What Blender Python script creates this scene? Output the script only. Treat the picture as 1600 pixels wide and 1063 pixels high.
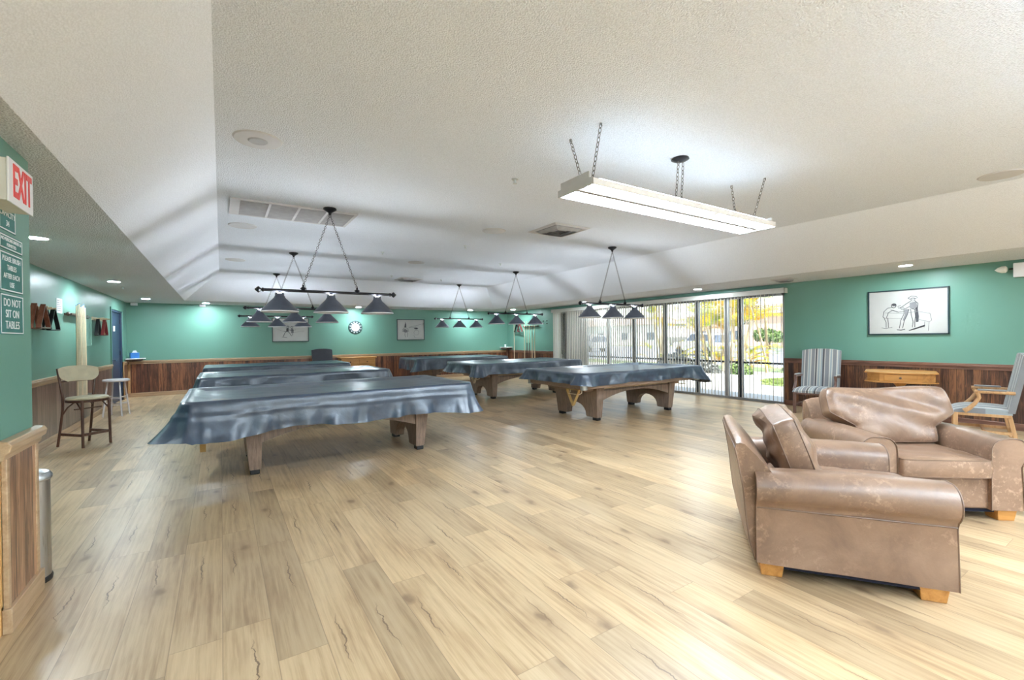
import bpy, bmesh, math, random
from math import sin, cos, pi, radians as R, sqrt, atan2
from mathutils import Vector, Matrix, noise

for o in list(bpy.data.objects):
    bpy.data.objects.remove(o)
SC = bpy.context.scene
COL = SC.collection

# ------------------------------------------------------------------ camera
CAM_H = 1.40
yaw, pit, rol = 0.572922, -0.0047661, -0.0120497
f_ = Vector((sin(yaw) * cos(pit), cos(yaw) * cos(pit), sin(pit)))
r_ = Vector((cos(yaw), -sin(yaw), 0))
u_ = r_.cross(f_)
r2 = r_ * cos(rol) + u_ * sin(rol)
u2 = -r_ * sin(rol) + u_ * cos(rol)
cd = bpy.data.cameras.new('camera')
cd.lens = 36 * 704.165 / 1600
cd.sensor_width = 36
cd.clip_start = 0.05
cd.clip_end = 500
cam = bpy.data.objects.new('camera', cd)
COL.objects.link(cam)
M = Matrix((r2, u2, -f_)).transposed().to_4x4()
M.translation = Vector((0, 0, CAM_H))
cam.matrix_world = M
SC.camera = cam

# ------------------------------------------------------------------ world, sun, exposure
W = bpy.data.worlds.new('sky')
SC.world = W
W.use_nodes = True
wn = W.node_tree
wn.nodes.clear()
sky = wn.nodes.new('ShaderNodeTexSky')
sky.sky_type = 'NISHITA'
sky.sun_disc = False
sky.sun_elevation = R(38)
sky.sun_rotation = R(250)
sky.air_density = 1.0
sky.dust_density = 0.6
bgn = wn.nodes.new('ShaderNodeBackground')
bgn.inputs['Strength'].default_value = 0.28
wo = wn.nodes.new('ShaderNodeOutputWorld')
# hazy sky above the horizon, pale sunlit ground below it
geo = wn.nodes.new('ShaderNodeNewGeometry')
sep = wn.nodes.new('ShaderNodeSeparateXYZ')
tc = wn.nodes.new('ShaderNodeTexCoord')
wn.links.new(tc.outputs['Generated'], sep.inputs[0])
haze = wn.nodes.new('ShaderNodeMix'); haze.data_type = 'RGBA'
haze.inputs['Factor'].default_value = 0.45
wn.links.new(sky.outputs[0], haze.inputs[6])
haze.inputs[7].default_value = (2.6, 2.6, 2.6, 1)
lt = wn.nodes.new('ShaderNodeMath'); lt.operation = 'GREATER_THAN'
wn.links.new(sep.outputs[2], lt.inputs[0]); lt.inputs[1].default_value = -0.002
gm = wn.nodes.new('ShaderNodeMix'); gm.data_type = 'RGBA'
wn.links.new(lt.outputs[0], gm.inputs['Factor'])
gm.inputs[6].default_value = (2.5, 2.45, 2.35, 1)
wn.links.new(haze.outputs[2], gm.inputs[7])
wn.links.new(gm.outputs[2], bgn.inputs['Color'])
wn.links.new(bgn.outputs[0], wo.inputs['Surface'])
sl = bpy.data.lights.new('sun', 'SUN')
sl.energy = 6.0
sl.angle = R(1.0)
sl.color = (1.0, 0.96, 0.88)
sun = bpy.data.objects.new('sun', sl)
COL.objects.link(sun)
sun.rotation_euler = (R(52), 0, R(-17))
SC.view_settings.view_transform = 'Standard'
SC.view_settings.look = 'None'
SC.view_settings.gamma = 1
SC.view_settings.use_curve_mapping = False
SC.view_settings.exposure = 1.42
SC.cycles.max_bounces = 10
SC.cycles.diffuse_bounces = 6
SC.cycles.sample_clamp_indirect = 6
SC.cycles.caustics_reflective = False
SC.cycles.caustics_refractive = False
DOWN_E = 270.0      # soffit downlight lens emission
TUBE_E = 26.0       # fluorescent diffuser emission

# ------------------------------------------------------------------ room dimensions (metres)
XL, XR, YB, YN = -2.03, 9.47, 15.0, -4.0
ZC, ZT = 2.42, 3.0
TU = (-0.02, 7.02, 12.32, -3.0)      # upper tray edge x0 x1 y1 y0
TL = (-0.75, 8.13, 13.78, -3.3)      # lower tray edge
WH = 0.93                            # wainscot height

# ------------------------------------------------------------------ helpers
def setp(o, label=None, cat=None, group=None, kind=None):
    if label: o['label'] = label
    if cat: o['category'] = cat
    if group: o['group'] = group
    if kind: o['kind'] = kind
    return o

def empty(name, loc=(0, 0, 0), rz=0.0, **k):
    o = bpy.data.objects.new(name, None)
    o.empty_display_size = 0.1
    COL.objects.link(o)
    o.location = loc
    o.rotation_euler = (0, 0, rz)
    return setp(o, **k)

class MB:
    def __init__(s):
        s.v, s.f = [], []
    def add(s, vs, fs, m=None):
        n = len(s.v)
        for p in vs:
            p = Vector(p)
            s.v.append(m @ p if m is not None else p)
        s.f += [tuple(i + n for i in f) for f in fs]
        return s
    def box(s, a, b, m=None):
        (x0, y0, z0), (x1, y1, z1) = a, b
        return s.add([(x0, y0, z0), (x1, y0, z0), (x1, y1, z0), (x0, y1, z0), (x0, y0, z1), (x1, y0, z1), (x1, y1, z1), (x0, y1, z1)],
                     [(0, 3, 2, 1), (4, 5, 6, 7), (0, 1, 5, 4), (1, 2, 6, 5), (2, 3, 7, 6), (3, 0, 4, 7)], m)
    def frame(s, p, q):
        p, q = Vector(p), Vector(q)
        d = (q - p)
        L = d.length
        d.normalize()
        a = Vector((0, 0, 1)) if abs(d.z) < 0.9 else Vector((1, 0, 0))
        x = a.cross(d).normalized()
        y = d.cross(x)
        return p, q, d, x, y, L
    def cyl(s, p, q, r0, r1=None, n=12, cap=True):
        r1 = r0 if r1 is None else r1
        p, q, d, x, y, L = s.frame(p, q)
        vs = []
        for c, r in ((p, r0), (q, r1)):
            for i in range(n):
                t = 2 * pi * i / n
                vs.append(c + (x * cos(t) + y * sin(t)) * r)
        fs = [(i, (i + 1) % n, n + (i + 1) % n, n + i) for i in range(n)]
        if cap:
            fs += [tuple(range(n))[::-1], tuple(range(n, 2 * n))]
        return s.add(vs, fs)
    def bar(s, p, q, w, h):
        p, q, d, x, y, L = s.frame(p, q)
        vs = []
        for c in (p, q):
            for a, b in ((-1, -1), (1, -1), (1, 1), (-1, 1)):
                vs.append(c + x * a * w / 2 + y * b * h / 2)
        return s.add(vs, [(3, 2, 1, 0), (4, 5, 6, 7), (0, 1, 5, 4), (1, 2, 6, 5), (2, 3, 7, 6), (3, 0, 4, 7)])
    def tube(s, pts, r, n=6, closed=False, rs=None):
        pts = [Vector(p) for p in pts]
        N = len(pts)
        vs = []
        up = None
        for i, p in enumerate(pts):
            a = pts[(i - 1) % N] if (closed or i > 0) else p
            b = pts[(i + 1) % N] if (closed or i < N - 1) else p
            d = (b - a).normalized() if (b - a).length > 1e-9 else Vector((0, 0, 1))
            if up is None:
                up = Vector((0, 0, 1)) if abs(d.z) < 0.9 else Vector((1, 0, 0))
            x = up.cross(d)
            if x.length < 1e-6: x = Vector((1, 0, 0)).cross(d)
            x.normalize()
            y = d.cross(x)
            up = y
            rr = rs[i] if rs else r
            for k in range(n):
                t = 2 * pi * k / n
                vs.append(p + (x * cos(t) + y * sin(t)) * rr)
        fs = []
        for i in range(N if closed else N - 1):
            j = (i + 1) % N
            for k in range(n):
                l = (k + 1) % n
                fs.append((i * n + k, i * n + l, j * n + l, j * n + k))
        if not closed:
            fs += [tuple(range(n))[::-1], tuple(range((N - 1) * n, N * n))]
        return s.add(vs, fs)
    def lathe(s, prof, n=24, c=(0, 0, 0), m=None, sx=1, sy=1, cap=True):
        vs = []
        for r, z in prof:
            for i in range(n):
                t = 2 * pi * i / n
                vs.append((c[0] + r * cos(t) * sx, c[1] + r * sin(t) * sy, c[2] + z))
        fs = []
        for j in range(len(prof) - 1):
            for i in range(n):
                k = (i + 1) % n
                fs.append((j * n + i, j * n + k, (j + 1) * n + k, (j + 1) * n + i))
        if cap and prof[0][0] > 1e-6: fs.append(tuple(range(n))[::-1])
        if cap and prof[-1][0] > 1e-6: fs.append(tuple(range((len(prof) - 1) * n, len(prof) * n)))
        return s.add(vs, fs, m)
    def prism(s, poly, a, b, ax='y', m=None):
        """poly of (u, v): ax y -> (x, z); ax x -> (y, z); ax z -> (x, y)"""
        n = len(poly)
        vs = []
        for t in (a, b):
            for u, v in poly:
                vs.append({'y': (u, t, v), 'x': (t, u, v), 'z': (u, v, t)}[ax])
        fs = [(i, (i + 1) % n, n + (i + 1) % n, n + i) for i in range(n)]
        fs += [tuple(range(n))[::-1], tuple(range(n, 2 * n))]
        return s.add(vs, fs, m)
    def grid(s, fn, nu, nv, cu=False, cv=False):
        vs = [fn(i, j) for i in range(nu) for j in range(nv)]
        fs = []
        for i in range(nu if cu else nu - 1):
            for j in range(nv if cv else nv - 1):
                a, b = (i + 1) % nu, (j + 1) % nv
                fs.append((i * nv + j, a * nv + j, a * nv + b, i * nv + b))
        return s.add(vs, fs)
    def build(s, name, mat, parent=None, smooth=35, bevel=0, seg=2, sub=0, loc=None, solid=0, fix=True, **k):
        me = bpy.data.meshes.new(name)
        me.from_pydata([tuple(v) for v in s.v], [], s.f)
        if fix:
            bm = bmesh.new()
            bm.from_mesh(me)
            bmesh.ops.recalc_face_normals(bm, faces=bm.faces)
            bm.to_mesh(me)
            bm.free()
        me.update()
        me.materials.append(mat)
        if smooth:
            me.shade_smooth()
            if smooth < 180: me.set_sharp_from_angle(angle=R(smooth))
        o = bpy.data.objects.new(name, me)
        COL.objects.link(o)
        if parent is not None: o.parent = parent
        if loc is not None: o.location = loc
        if bevel:
            b = o.modifiers.new('bevel', 'BEVEL')
            b.width = bevel
            b.segments = seg
            b.limit_method = 'ANGLE'
            b.angle_limit = R(40)
            b.harden_normals = False
        if solid:
            b = o.modifiers.new('solid', 'SOLIDIFY')
            b.thickness = solid
            b.offset = -1
        if sub:
            b = o.modifiers.new('sub', 'SUBSURF')
            b.levels = sub
            b.render_levels = sub
        return setp(o, **k)

def text_mesh(mb, txt, m, size, ext=0.0008, align='CENTER', space=1.0, bold=0.0):
    c = bpy.data.curves.new('t', 'FONT')
    c.body = txt
    c.size = size
    c.extrude = ext
    c.align_x = align
    c.align_y = 'CENTER'
    c.space_line = space
    c.offset = bold
    o = bpy.data.objects.new('t', c)
    COL.objects.link(o)
    me = bpy.data.meshes.new_from_object(o)
    mb.add([v.co for v in me.vertices], [tuple(p.vertices) for p in me.polygons], m)
    bpy.data.objects.remove(o)
    bpy.data.meshes.remove(me)

def copy_tree(o, parent=None):
    c = o.copy()
    COL.objects.link(c)
    if parent is not None:
        c.parent = parent
    for ch in list(o.children):
        copy_tree(ch, c)
    return c

# ------------------------------------------------------------------ materials
class NT:
    def __init__(s, name):
        s.m = bpy.data.materials.new(name)
        s.m.use_nodes = True
        s.t = s.m.node_tree
        s.t.nodes.clear()
        s.out = s.t.nodes.new('ShaderNodeOutputMaterial')
        s.b = s.t.nodes.new('ShaderNodeBsdfPrincipled')
        s.t.links.new(s.b.outputs[0], s.out.inputs[0])
    def n(s, typ, ins=None, **props):
        nd = s.t.nodes.new('ShaderNode' + typ)
        for k, v in props.items(): setattr(nd, k, v)
        for k, v in (ins or {}).items(): s.set(nd, k, v)
        return nd
    def set(s, nd, k, v):
        i = nd.inputs[k]
        if isinstance(v, bpy.types.NodeSocket): s.t.links.new(v, i)
        elif isinstance(v, bpy.types.Node): s.t.links.new(v.outputs[0], i)
        else:
            if isinstance(v, (tuple, list)) and len(v) == 3 and i.type == 'RGBA': v = (*v, 1)
            i.default_value = v
    def P(s, **k):
        for a, v in k.items(): s.set(s.b, a.replace('_', ' '), v)
        return s
    def math(s, op, a, b=0.0, c=0.0):
        nd = s.n('Math', operation=op)
        s.set(nd, 0, a); s.set(nd, 1, b)
        if op in ('MULTIPLY_ADD', 'WRAP', 'COMPARE', 'SMOOTH_MIN'): s.set(nd, 2, c)
        return nd.outputs[0]
    def pos(s, obj=False):
        return s.n('TexCoord').outputs['Object'] if obj else s.n('NewGeometry').outputs['Position']
    def xyz(s, v):
        nd = s.n('SeparateXYZ', {0: v})
        return nd.outputs[0], nd.outputs[1], nd.outputs[2]
    def vec(s, x=0.0, y=0.0, z=0.0):
        return s.n('CombineXYZ', {0: x, 1: y, 2: z}).outputs[0]
    def scale(s, v, sc):
        return s.n('VectorMath', {0: v, 1: sc}, operation='MULTIPLY').outputs[0]
    def noise(s, v, scale=5, detail=3, rough=0.5, dist=0.0):
        return s.n('TexNoise', {'Vector': v, 'Scale': scale, 'Detail': detail, 'Roughness': rough, 'Distortion': dist}).outputs[0]
    def ramp(s, f, stops, interp='LINEAR'):
        nd = s.n('ValToRGB', {0: f})
        e = nd.color_ramp.elements
        nd.color_ramp.interpolation = interp
        while len(e) < len(stops): e.new(0.5)
        for el, (p, c) in zip(e, stops):
            el.position = p
            el.color = (*c, 1) if len(c) == 3 else c
        return nd.outputs[0]
    def mix(s, f, a, b, mode='MIX'):
        nd = s.n('Mix', data_type='RGBA', blend_type=mode)
        s.set(nd, 'Factor', f)
        for k, v in ((6, a), (7, b)):
            s.set(nd, k, v)
        return nd.outputs[2]
    def bump(s, h, strength=0.3, dist=0.01):
        s.set(s.b, 'Normal', s.n('Bump', {'Height': h, 'Strength': strength, 'Distance': dist}).outputs[0])
        return s

def flat(name, col, rough=0.5, metal=0.0, var=0.06, scale=12, bump=0.0, **k):
    n = NT(name)
    p = n.pos(True)
    nz = n.noise(p, scale, 3)
    c2 = tuple(max(0, c * (1 - var * 2)) for c in col)
    c1 = tuple(min(1, c * (1 + var)) for c in col)
    n.P(Base_Color=n.ramp(nz, [(0.3, c2), (0.7, c1)]), Roughness=rough, Metallic=metal)
    for a, v in k.items(): n.set(n.b, a.replace('_', ' '), v)
    if bump: n.bump(n.noise(p, scale * 8, 3), bump, 0.004)
    return n.m

def emis(name, col, e):
    n = NT(name)
    n.P(Base_Color=(0.9, 0.9, 0.9), Emission_Color=col, Emission_Strength=e, Roughness=0.4)
    return n.m

def wood(name, c0, c1, c2, axis='z', scale=1.0, rough=0.35, coat=0.2):
    n = NT(name)
    p = n.pos(True)
    st = {'x': (1.2, 14, 14), 'y': (14, 1.2, 14), 'z': (14, 14, 1.2)}[axis]
    a = n.noise(n.scale(p, tuple(q * scale for q in st)), 1.6, 6, 0.6, 0.6)
    b = n.noise(n.scale(p, tuple(q * scale * 4 for q in st)), 2, 3, 0.6)
    f = n.math('MULTIPLY_ADD', b, 0.25, n.math('MULTIPLY', a, 0.85))
    n.P(Base_Color=n.ramp(f, [(0.32, c0), (0.5, c1), (0.68, c2)]), Roughness=rough, Coat_Weight=coat, Coat_Roughness=0.2)
    n.bump(b, 0.08, 0.002)
    return n.m

def m_floor():
    n = NT('oak_plank_floor')
    x, y, z = n.xyz(n.pos())
    PW, PL = 0.2045, 1.30
    u = n.math('DIVIDE', n.math('ADD', x, 0.0118 + 20 * PW), PW)
    row = n.math('FLOOR', u)
    fu = n.math('FRACT', u)
    rn = n.n('TexWhiteNoise', {'W': row}, noise_dimensions='1D').outputs[0]
    v = n.math('ADD', n.math('DIVIDE', y, PL), n.math('MULTIPLY', rn, 7.3))
    col = n.math('FLOOR', v)
    fv = n.math('FRACT', v)
    idv = n.vec(row, col, 0.0)
    wn_ = n.n('TexWhiteNoise', {'Vector': idv}, noise_dimensions='3D')
    pr = wn_.outputs[0]
    off = n.n('VectorMath', {0: wn_.outputs[1], 1: (37, 53, 11)}, operation='MULTIPLY').outputs[0]
    base = n.n('VectorMath', {0: n.vec(x, y, 0.0), 1: off}, operation='ADD').outputs[0]
    g2 = n.noise(n.scale(base, (70, 2.2, 1)), 2, 4, 0.6, 0.3)
    g3 = n.noise(n.scale(base, (3.2, 0.8, 1)), 1.6, 4, 0.55, 0.4)
    g4 = n.noise(n.scale(base, (16, 1.0, 1)), 1.5, 4, 0.6, 0.5)
    wv = n.n('TexWave', {'Vector': n.scale(base, (1, 0.10, 1)), 'Scale': 8.0, 'Distortion': 9.0, 'Detail': 2, 'Detail Scale': 1.3}, wave_type='BANDS', bands_direction='X').outputs['Fac']
    f = n.math('ADD', n.math('MULTIPLY', g3, 0.42), n.math('ADD', n.math('MULTIPLY', g2, 0.26), n.math('MULTIPLY', g4, 0.32)))
    f = n.math('ADD', f, n.math('MULTIPLY', n.math('SUBTRACT', wv, 0.5), 0.055))
    c = n.ramp(f, [(0.34, (0.31, 0.195, 0.105)), (0.45, (0.455, 0.315, 0.180)), (0.53, (0.545, 0.392, 0.232)), (0.66, (0.62, 0.465, 0.290))])
    tint = n.ramp(pr, [(0.0, (0.74, 0.73, 0.72)), (0.5, (0.92, 0.92, 0.92)), (1.0, (1.08, 1.06, 1.02))])
    c = n.mix(1.0, c, tint, 'MULTIPLY')
    # long cracks and knots
    r1, r2, r3 = n.xyz(wn_.outputs[1])
    wob = n.noise(n.vec(n.math('MULTIPLY', r1, 90.0), n.math('MULTIPLY', y, 7.0), 0.0), 1.0, 4, 0.6)
    cx_ = n.math('ADD', n.math('MULTIPLY_ADD', r2, 0.5, 0.25), n.math('MULTIPLY', n.math('SUBTRACT', wob, 0.5), 0.42))
    tap = n.math('SUBTRACT', 1.0, n.math('DIVIDE', n.math('ABSOLUTE', n.math('SUBTRACT', fv, n.math('MULTIPLY_ADD', r3, 0.6, 0.2))), 0.17))
    wd = n.math('MULTIPLY', n.math('MAXIMUM', tap, 0.0), 0.022)
    crack = n.math('LESS_THAN', n.math('ABSOLUTE', n.math('SUBTRACT', fu, cx_)), wd)
    crack_band = n.math('LESS_THAN', n.math('ABSOLUTE', n.math('SUBTRACT', fu, cx_)), n.math('MULTIPLY', wd, 5.0))  # wider, faintly browner band along each crack
    cm = n.math('LESS_THAN', r1, 0.85)
    c = n.mix(n.math('MULTIPLY', n.math('MULTIPLY', crack_band, cm), 0.13), c, (0.30, 0.19, 0.10))
    c = n.mix(n.math('MULTIPLY', n.math('MULTIPLY', crack, cm), 0.85), c, (0.15, 0.09, 0.05))
    dst = n.n('VectorMath', {0: n.scale(base, (2.4, 1.15, 0.0)), 1: n.scale(n.n('TexNoise', {'Vector': base, 'Scale': 9.0, 'Detail': 3}).outputs[1], (0.16, 0.16, 0.0))}, operation='ADD').outputs[0]
    vo = n.n('TexVoronoi', {'Vector': dst, 'Scale': 1.0, 'Randomness': 1.0}, voronoi_dimensions='2D')
    sel = n.math('GREATER_THAN', n.xyz(vo.outputs[1])[0], 0.42)
    halo = n.ramp(vo.outputs[0], [(0.04, (1, 1, 1)), (0.30, (0, 0, 0))], 'EASE')
    core = n.ramp(vo.outputs[0], [(0.025, (1, 1, 1)), (0.085, (0, 0, 0))])
    c = n.mix(n.math('MULTIPLY', n.math('MULTIPLY', halo, sel), 0.55), c, (0.33, 0.215, 0.12))
    c = n.mix(n.math('MULTIPLY', n.math('MULTIPLY', core, sel), 0.6), c, (0.15, 0.085, 0.045))
    e1 = n.math('LESS_THAN', n.math('MINIMUM', fu, n.math('SUBTRACT', 1.0, fu)), 0.0085)
    e2 = n.math('LESS_THAN', n.math('MINIMUM', fv, n.math('SUBTRACT', 1.0, fv)), 0.0011)
    seam = n.math('MAXIMUM', e1, e2)
    c = n.mix(n.math('MULTIPLY', seam, 0.55), c, (0.16, 0.10, 0.06))
    n.P(Base_Color=c, Roughness=n.math('MULTIPLY_ADD', g2, 0.16, 0.26), Specular_IOR_Level=0.55)
    n.bump(n.math('SUBTRACT', n.math('MULTIPLY', g2, 0.35), seam), 0.12, 0.002)
    return n.m

def m_wains(name, axis, dark, mid, lite, bw=0.09, rough=0.32):
    n = NT(name)
    x, y, z = n.xyz(n.pos())
    a = {'x': x, 'y': y}[axis]
    u = n.math('DIVIDE', n.math('ADD', a, 50.0), bw)
    row = n.math('FLOOR', u)
    fu = n.math('FRACT', u)
    wn_ = n.n('TexWhiteNoise', {'W': row}, noise_dimensions='1D')
    off = n.n('VectorMath', {0: wn_.outputs[1], 1: (31, 47, 29)}, operation='MULTIPLY').outputs[0]
    base = n.n('VectorMath', {0: n.vec(a, 0.0, z), 1: off}, operation='ADD').outputs[0]
    g1 = n.noise(n.scale(base, (22, 1, 1.6)), 1.7, 5, 0.65, 1.1)
    g2 = n.noise(n.scale(base, (90, 1, 4)), 2, 3, 0.6)
    f = n.math('ADD', n.math('MULTIPLY', g1, 0.75), n.math('MULTIPLY', g2, 0.15))
    f = n.math('ADD', f, n.math('MULTIPLY', wn_.outputs[0], 0.22))
    f = n.math('SUBTRACT', f, 0.03)
    c = n.ramp(f, [(0.36, dark), (0.52, mid), (0.66, lite)])
    s_ = n.math('LESS_THAN', n.math('MINIMUM', fu, n.math('SUBTRACT', 1.0, fu)), 0.035)
    c = n.mix(n.math('MULTIPLY', s_, 0.8), c, (0.03, 0.015, 0.01))
    n.P(Base_Color=c, Roughness=rough, Coat_Weight=0.35, Coat_Roughness=0.18)
    n.bump(n.math('SUBTRACT', n.math('MULTIPLY', g2, 0.2), s_), 0.3, 0.003)
    return n.m

def m_popcorn(name, col, strength, scale=85, hollow_shade=0.1):
    n = NT(name)
    p = n.pos()
    a = n.noise(p, scale, 2, 0.6)
    v = n.n('TexVoronoi', {'Vector': p, 'Scale': scale * 1.1}).outputs[0]
    h = n.math('SUBTRACT', a, n.math('MULTIPLY', v, 0.6))
    lo = tuple(c * (1 - hollow_shade) for c in col)  # hollows darkened: shading of the bumps put into the colour
    n.P(Base_Color=n.ramp(h, [(0.05, lo), (0.4, col)]), Roughness=0.95, Specular_IOR_Level=0.1)
    n.bump(h, strength, 0.012)
    return n.m

def m_wall(name, col):
    n = NT(name)
    p = n.pos()
    a = n.noise(p, 55, 3)
    b = n.noise(p, 0.7, 2)
    n.P(Base_Color=n.ramp(b, [(0.3, tuple(c * 0.95 for c in col)), (0.7, tuple(c * 1.04 for c in col))]), Roughness=0.38, Specular_IOR_Level=0.4)
    n.bump(a, 0.08, 0.004)
    return n.m

def m_leather():
    n = NT('worn_tan_leather')
    p = n.pos(True)
    a = n.noise(p, 3.2, 5, 0.65, 0.5)
    b = n.noise(p, 24, 6, 0.72, 0.25)
    c = n.ramp(a, [(0.3, (0.15, 0.088, 0.056)), (0.5, (0.22, 0.133, 0.086)), (0.72, (0.30, 0.19, 0.125))])
    sc = n.ramp(b, [(0.52, (0, 0, 0)), (0.68, (1, 1, 1))])
    sm = n.ramp(n.noise(p, 2.3, 2), [(0.42, (0, 0, 0)), (0.6, (1, 1, 1))])
    c = n.mix(n.math('MULTIPLY', n.math('MULTIPLY', sc, sm), 0.75), c, (0.52, 0.345, 0.24))
    n.P(Base_Color=c, Roughness=n.math('MULTIPLY_ADD', a, 0.2, 0.26), Specular_IOR_Level=0.6)
    n.bump(n.math('ADD', n.noise(p, 120, 3), n.math('MULTIPLY', a, 1.5)), 0.12, 0.004)
    return n.m

def m_vinyl():
    n = NT('navy_black_vinyl')
    p = n.pos(True)
    a = n.noise(p, 5, 5, 0.6, 1.0)
    b = n.noise(n.scale(p, (1.3, 9, 3)), 2.0, 5, 0.65, 0.8)
    n.P(Base_Color=n.ramp(a, [(0.3, (0.022, 0.038, 0.068)), (0.7, (0.046, 0.074, 0.118))]),
        Roughness=n.math('MULTIPLY_ADD', a, 0.2, 0.24), Specular_IOR_Level=0.8, Coat_Weight=0.4, Coat_Roughness=0.3)
    n.bump(n.math('ADD', a, n.math('MULTIPLY', b, 0.5)), 0.22, 0.02)
    return n.m

def m_stripe(name, axis='x', w=0.56):
    """upholstery stripes across one object axis"""
    n = NT(name)
    x, y, z = n.xyz(n.pos(True))
    a = {'x': x, 'y': y}[axis]
    t = n.math('FRACT', n.math('ADD', n.math('DIVIDE', a, w), 0.5 + 8))
    gr, dk, cr, bl = (0.17, 0.18, 0.20), (0.02, 0.02, 0.035), (0.60, 0.58, 0.52), (0.28, 0.33, 0.36)
    st = [(0.0, gr), (0.04, cr), (0.07, gr), (0.15, cr), (0.17, bl), (0.22, cr), (0.25, gr), (0.34, cr), (0.36, dk), (0.41, cr), (0.43, bl), (0.49, cr),
          (0.51, bl), (0.56, dk), (0.61, cr), (0.63, gr), (0.74, cr), (0.765, bl), (0.81, cr), (0.83, gr), (0.93, cr), (0.96, bl)]
    c = n.ramp(t, st[:22], 'CONSTANT')
    wv = n.noise(n.scale(n.pos(True), (260, 260, 260)), 1, 2)
    c = n.mix(n.math('MULTIPLY', wv, 0.25), c, (0.55, 0.55, 0.55))
    n.P(Base_Color=c, Roughness=0.85, Sheen_Weight=0.2)
    n.bump(wv, 0.15, 0.002)
    return n.m

def m_brushed(name, col, rough=0.25):
    n = NT(name)
    p = n.pos(True)
    b = n.noise(n.scale(p, (200, 200, 3)), 1.0, 3)
    n.P(Base_Color=col, Metallic=1.0, Roughness=n.math('MULTIPLY_ADD', b, 0.15, rough))
    return n.m

def m_glass():
    n = NT('door_glass')
    g = n.n('BsdfTransparent', {0: (0.96, 0.98, 0.97)})
    gl = n.n('BsdfGlossy', {'Color': (0.9, 0.95, 1.0), 'Roughness': 0.02})
    fr = n.n('Fresnel', {'IOR': 1.35})
    mx = n.n('MixShader', {0: fr.outputs[0], 1: g.outputs[0], 2: gl.outputs[0]})
    n.t.links.new(mx.outputs[0], n.out.inputs[0])
    return n.m

def m_leaf(name, cols, scale=0.9):
    n = NT(name)
    p = n.pos()
    a = n.noise(p, scale, 3)
    n.P(Base_Color=n.ramp(a, cols), Roughness=0.55)
    return n.m

FLOOR = m_floor()
GREEN = m_wall('sage_green_paint', (0.148, 0.315, 0.250))
GREEN_G = flat('green_sign_plastic', (0.06, 0.21, 0.20), 0.7)
WHITE = flat('white_paint', (0.80, 0.80, 0.79), 0.6, var=0.02)
OFFW = flat('cream_plastic', (0.72, 0.70, 0.62), 0.45, var=0.03)
POP_T = m_popcorn('popcorn_ceiling', (0.80, 0.85, 0.93), 0.75, 100, 0.13)
POP_S = m_popcorn('popcorn_soffit', (0.82, 0.845, 0.90), 0.9, 90, 0.2)
POP_F = m_popcorn('fine_texture_ceiling', (0.81, 0.855, 0.93), 0.3, 95, 0.08)
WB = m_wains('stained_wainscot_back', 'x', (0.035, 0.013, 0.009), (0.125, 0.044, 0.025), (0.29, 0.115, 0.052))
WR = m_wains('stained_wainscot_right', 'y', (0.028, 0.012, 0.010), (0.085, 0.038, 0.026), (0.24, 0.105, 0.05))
WL = m_wains('stained_wainscot_left_sheen', 'y', (0.075, 0.045, 0.035), (0.165, 0.105, 0.085), (0.28, 0.19, 0.15), 0.16)  # lighter, greyer boards: their sheen is put into the colour
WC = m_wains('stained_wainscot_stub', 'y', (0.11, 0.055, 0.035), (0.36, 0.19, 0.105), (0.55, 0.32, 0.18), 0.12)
RAILD = wood('dark_rail_wood', (0.09, 0.04, 0.03), (0.17, 0.08, 0.055), (0.26, 0.13, 0.09), 'y')
RAILL = wood('tan_trim_wood', (0.34, 0.22, 0.12), (0.46, 0.31, 0.18), (0.55, 0.39, 0.24), 'y')
RAILX = wood('tan_trim_wood_back', (0.30, 0.19, 0.11), (0.42, 0.28, 0.17), (0.5, 0.35, 0.22), 'x')
OAKY = wood('golden_pine', (0.42, 0.22, 0.07), (0.56, 0.31, 0.10), (0.64, 0.38, 0.14), 'z')
OAK = wood('orange_oak', (0.36, 0.15, 0.035), (0.52, 0.24, 0.06), (0.62, 0.31, 0.09), 'x')
OAKF = wood('orange_oak_post', (0.36, 0.15, 0.035), (0.50, 0.23, 0.06), (0.60, 0.30, 0.09), 'z')
TBL = wood('brown_table_laminate', (0.125, 0.082, 0.058), (0.205, 0.14, 0.102), (0.28, 0.195, 0.145), 'z', 1.5, 0.4, 0.1)
TBLX = wood('brown_table_laminate_rail', (0.20, 0.13, 0.09), (0.28, 0.19, 0.135), (0.35, 0.24, 0.17), 'x', 1.5, 0.35, 0.15)
DKW = wood('dark_walnut', (0.035, 0.015, 0.010), (0.075, 0.032, 0.022), (0.12, 0.055, 0.035), 'z', 1.0, 0.3, 0.4)
MAHOG = wood('mahogany_leg', (0.08, 0.04, 0.035), (0.14, 0.075, 0.06), (0.20, 0.11, 0.09), 'z')
MAPLE = wood('pale_maple', (0.58, 0.44, 0.27), (0.70, 0.56, 0.37), (0.78, 0.65, 0.46), 'z', 1, 0.3, 0.3)
TANW = wood('tan_oak_leg', (0.36, 0.19, 0.08), (0.48, 0.27, 0.12), (0.56, 0.34, 0.17), 'z')
LEATHER = m_leather()
PIPE = flat('brown_piping', (0.17, 0.105, 0.07), 0.4)
VINYL = m_vinyl()
BLACK = flat('black_plastic', (0.012, 0.012, 0.014), 0.4)
BLKM = flat('black_metal', (0.016, 0.016, 0.019), 0.32, 0.6)
SHADEM = flat('charcoal_metal_shade', (0.10, 0.115, 0.15), 0.36, 0.45)
RIMW = flat('white_enamel', (0.88, 0.89, 0.92), 0.3, var=0.01)
CHROME = m_brushed('chrome', (0.75, 0.75, 0.77), 0.1)
STEEL = m_brushed('brushed_steel', (0.62, 0.63, 0.65), 0.22)
CAST = flat('pale_metal_casting', (0.62, 0.66, 0.66), 0.3, 0.6)
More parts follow.
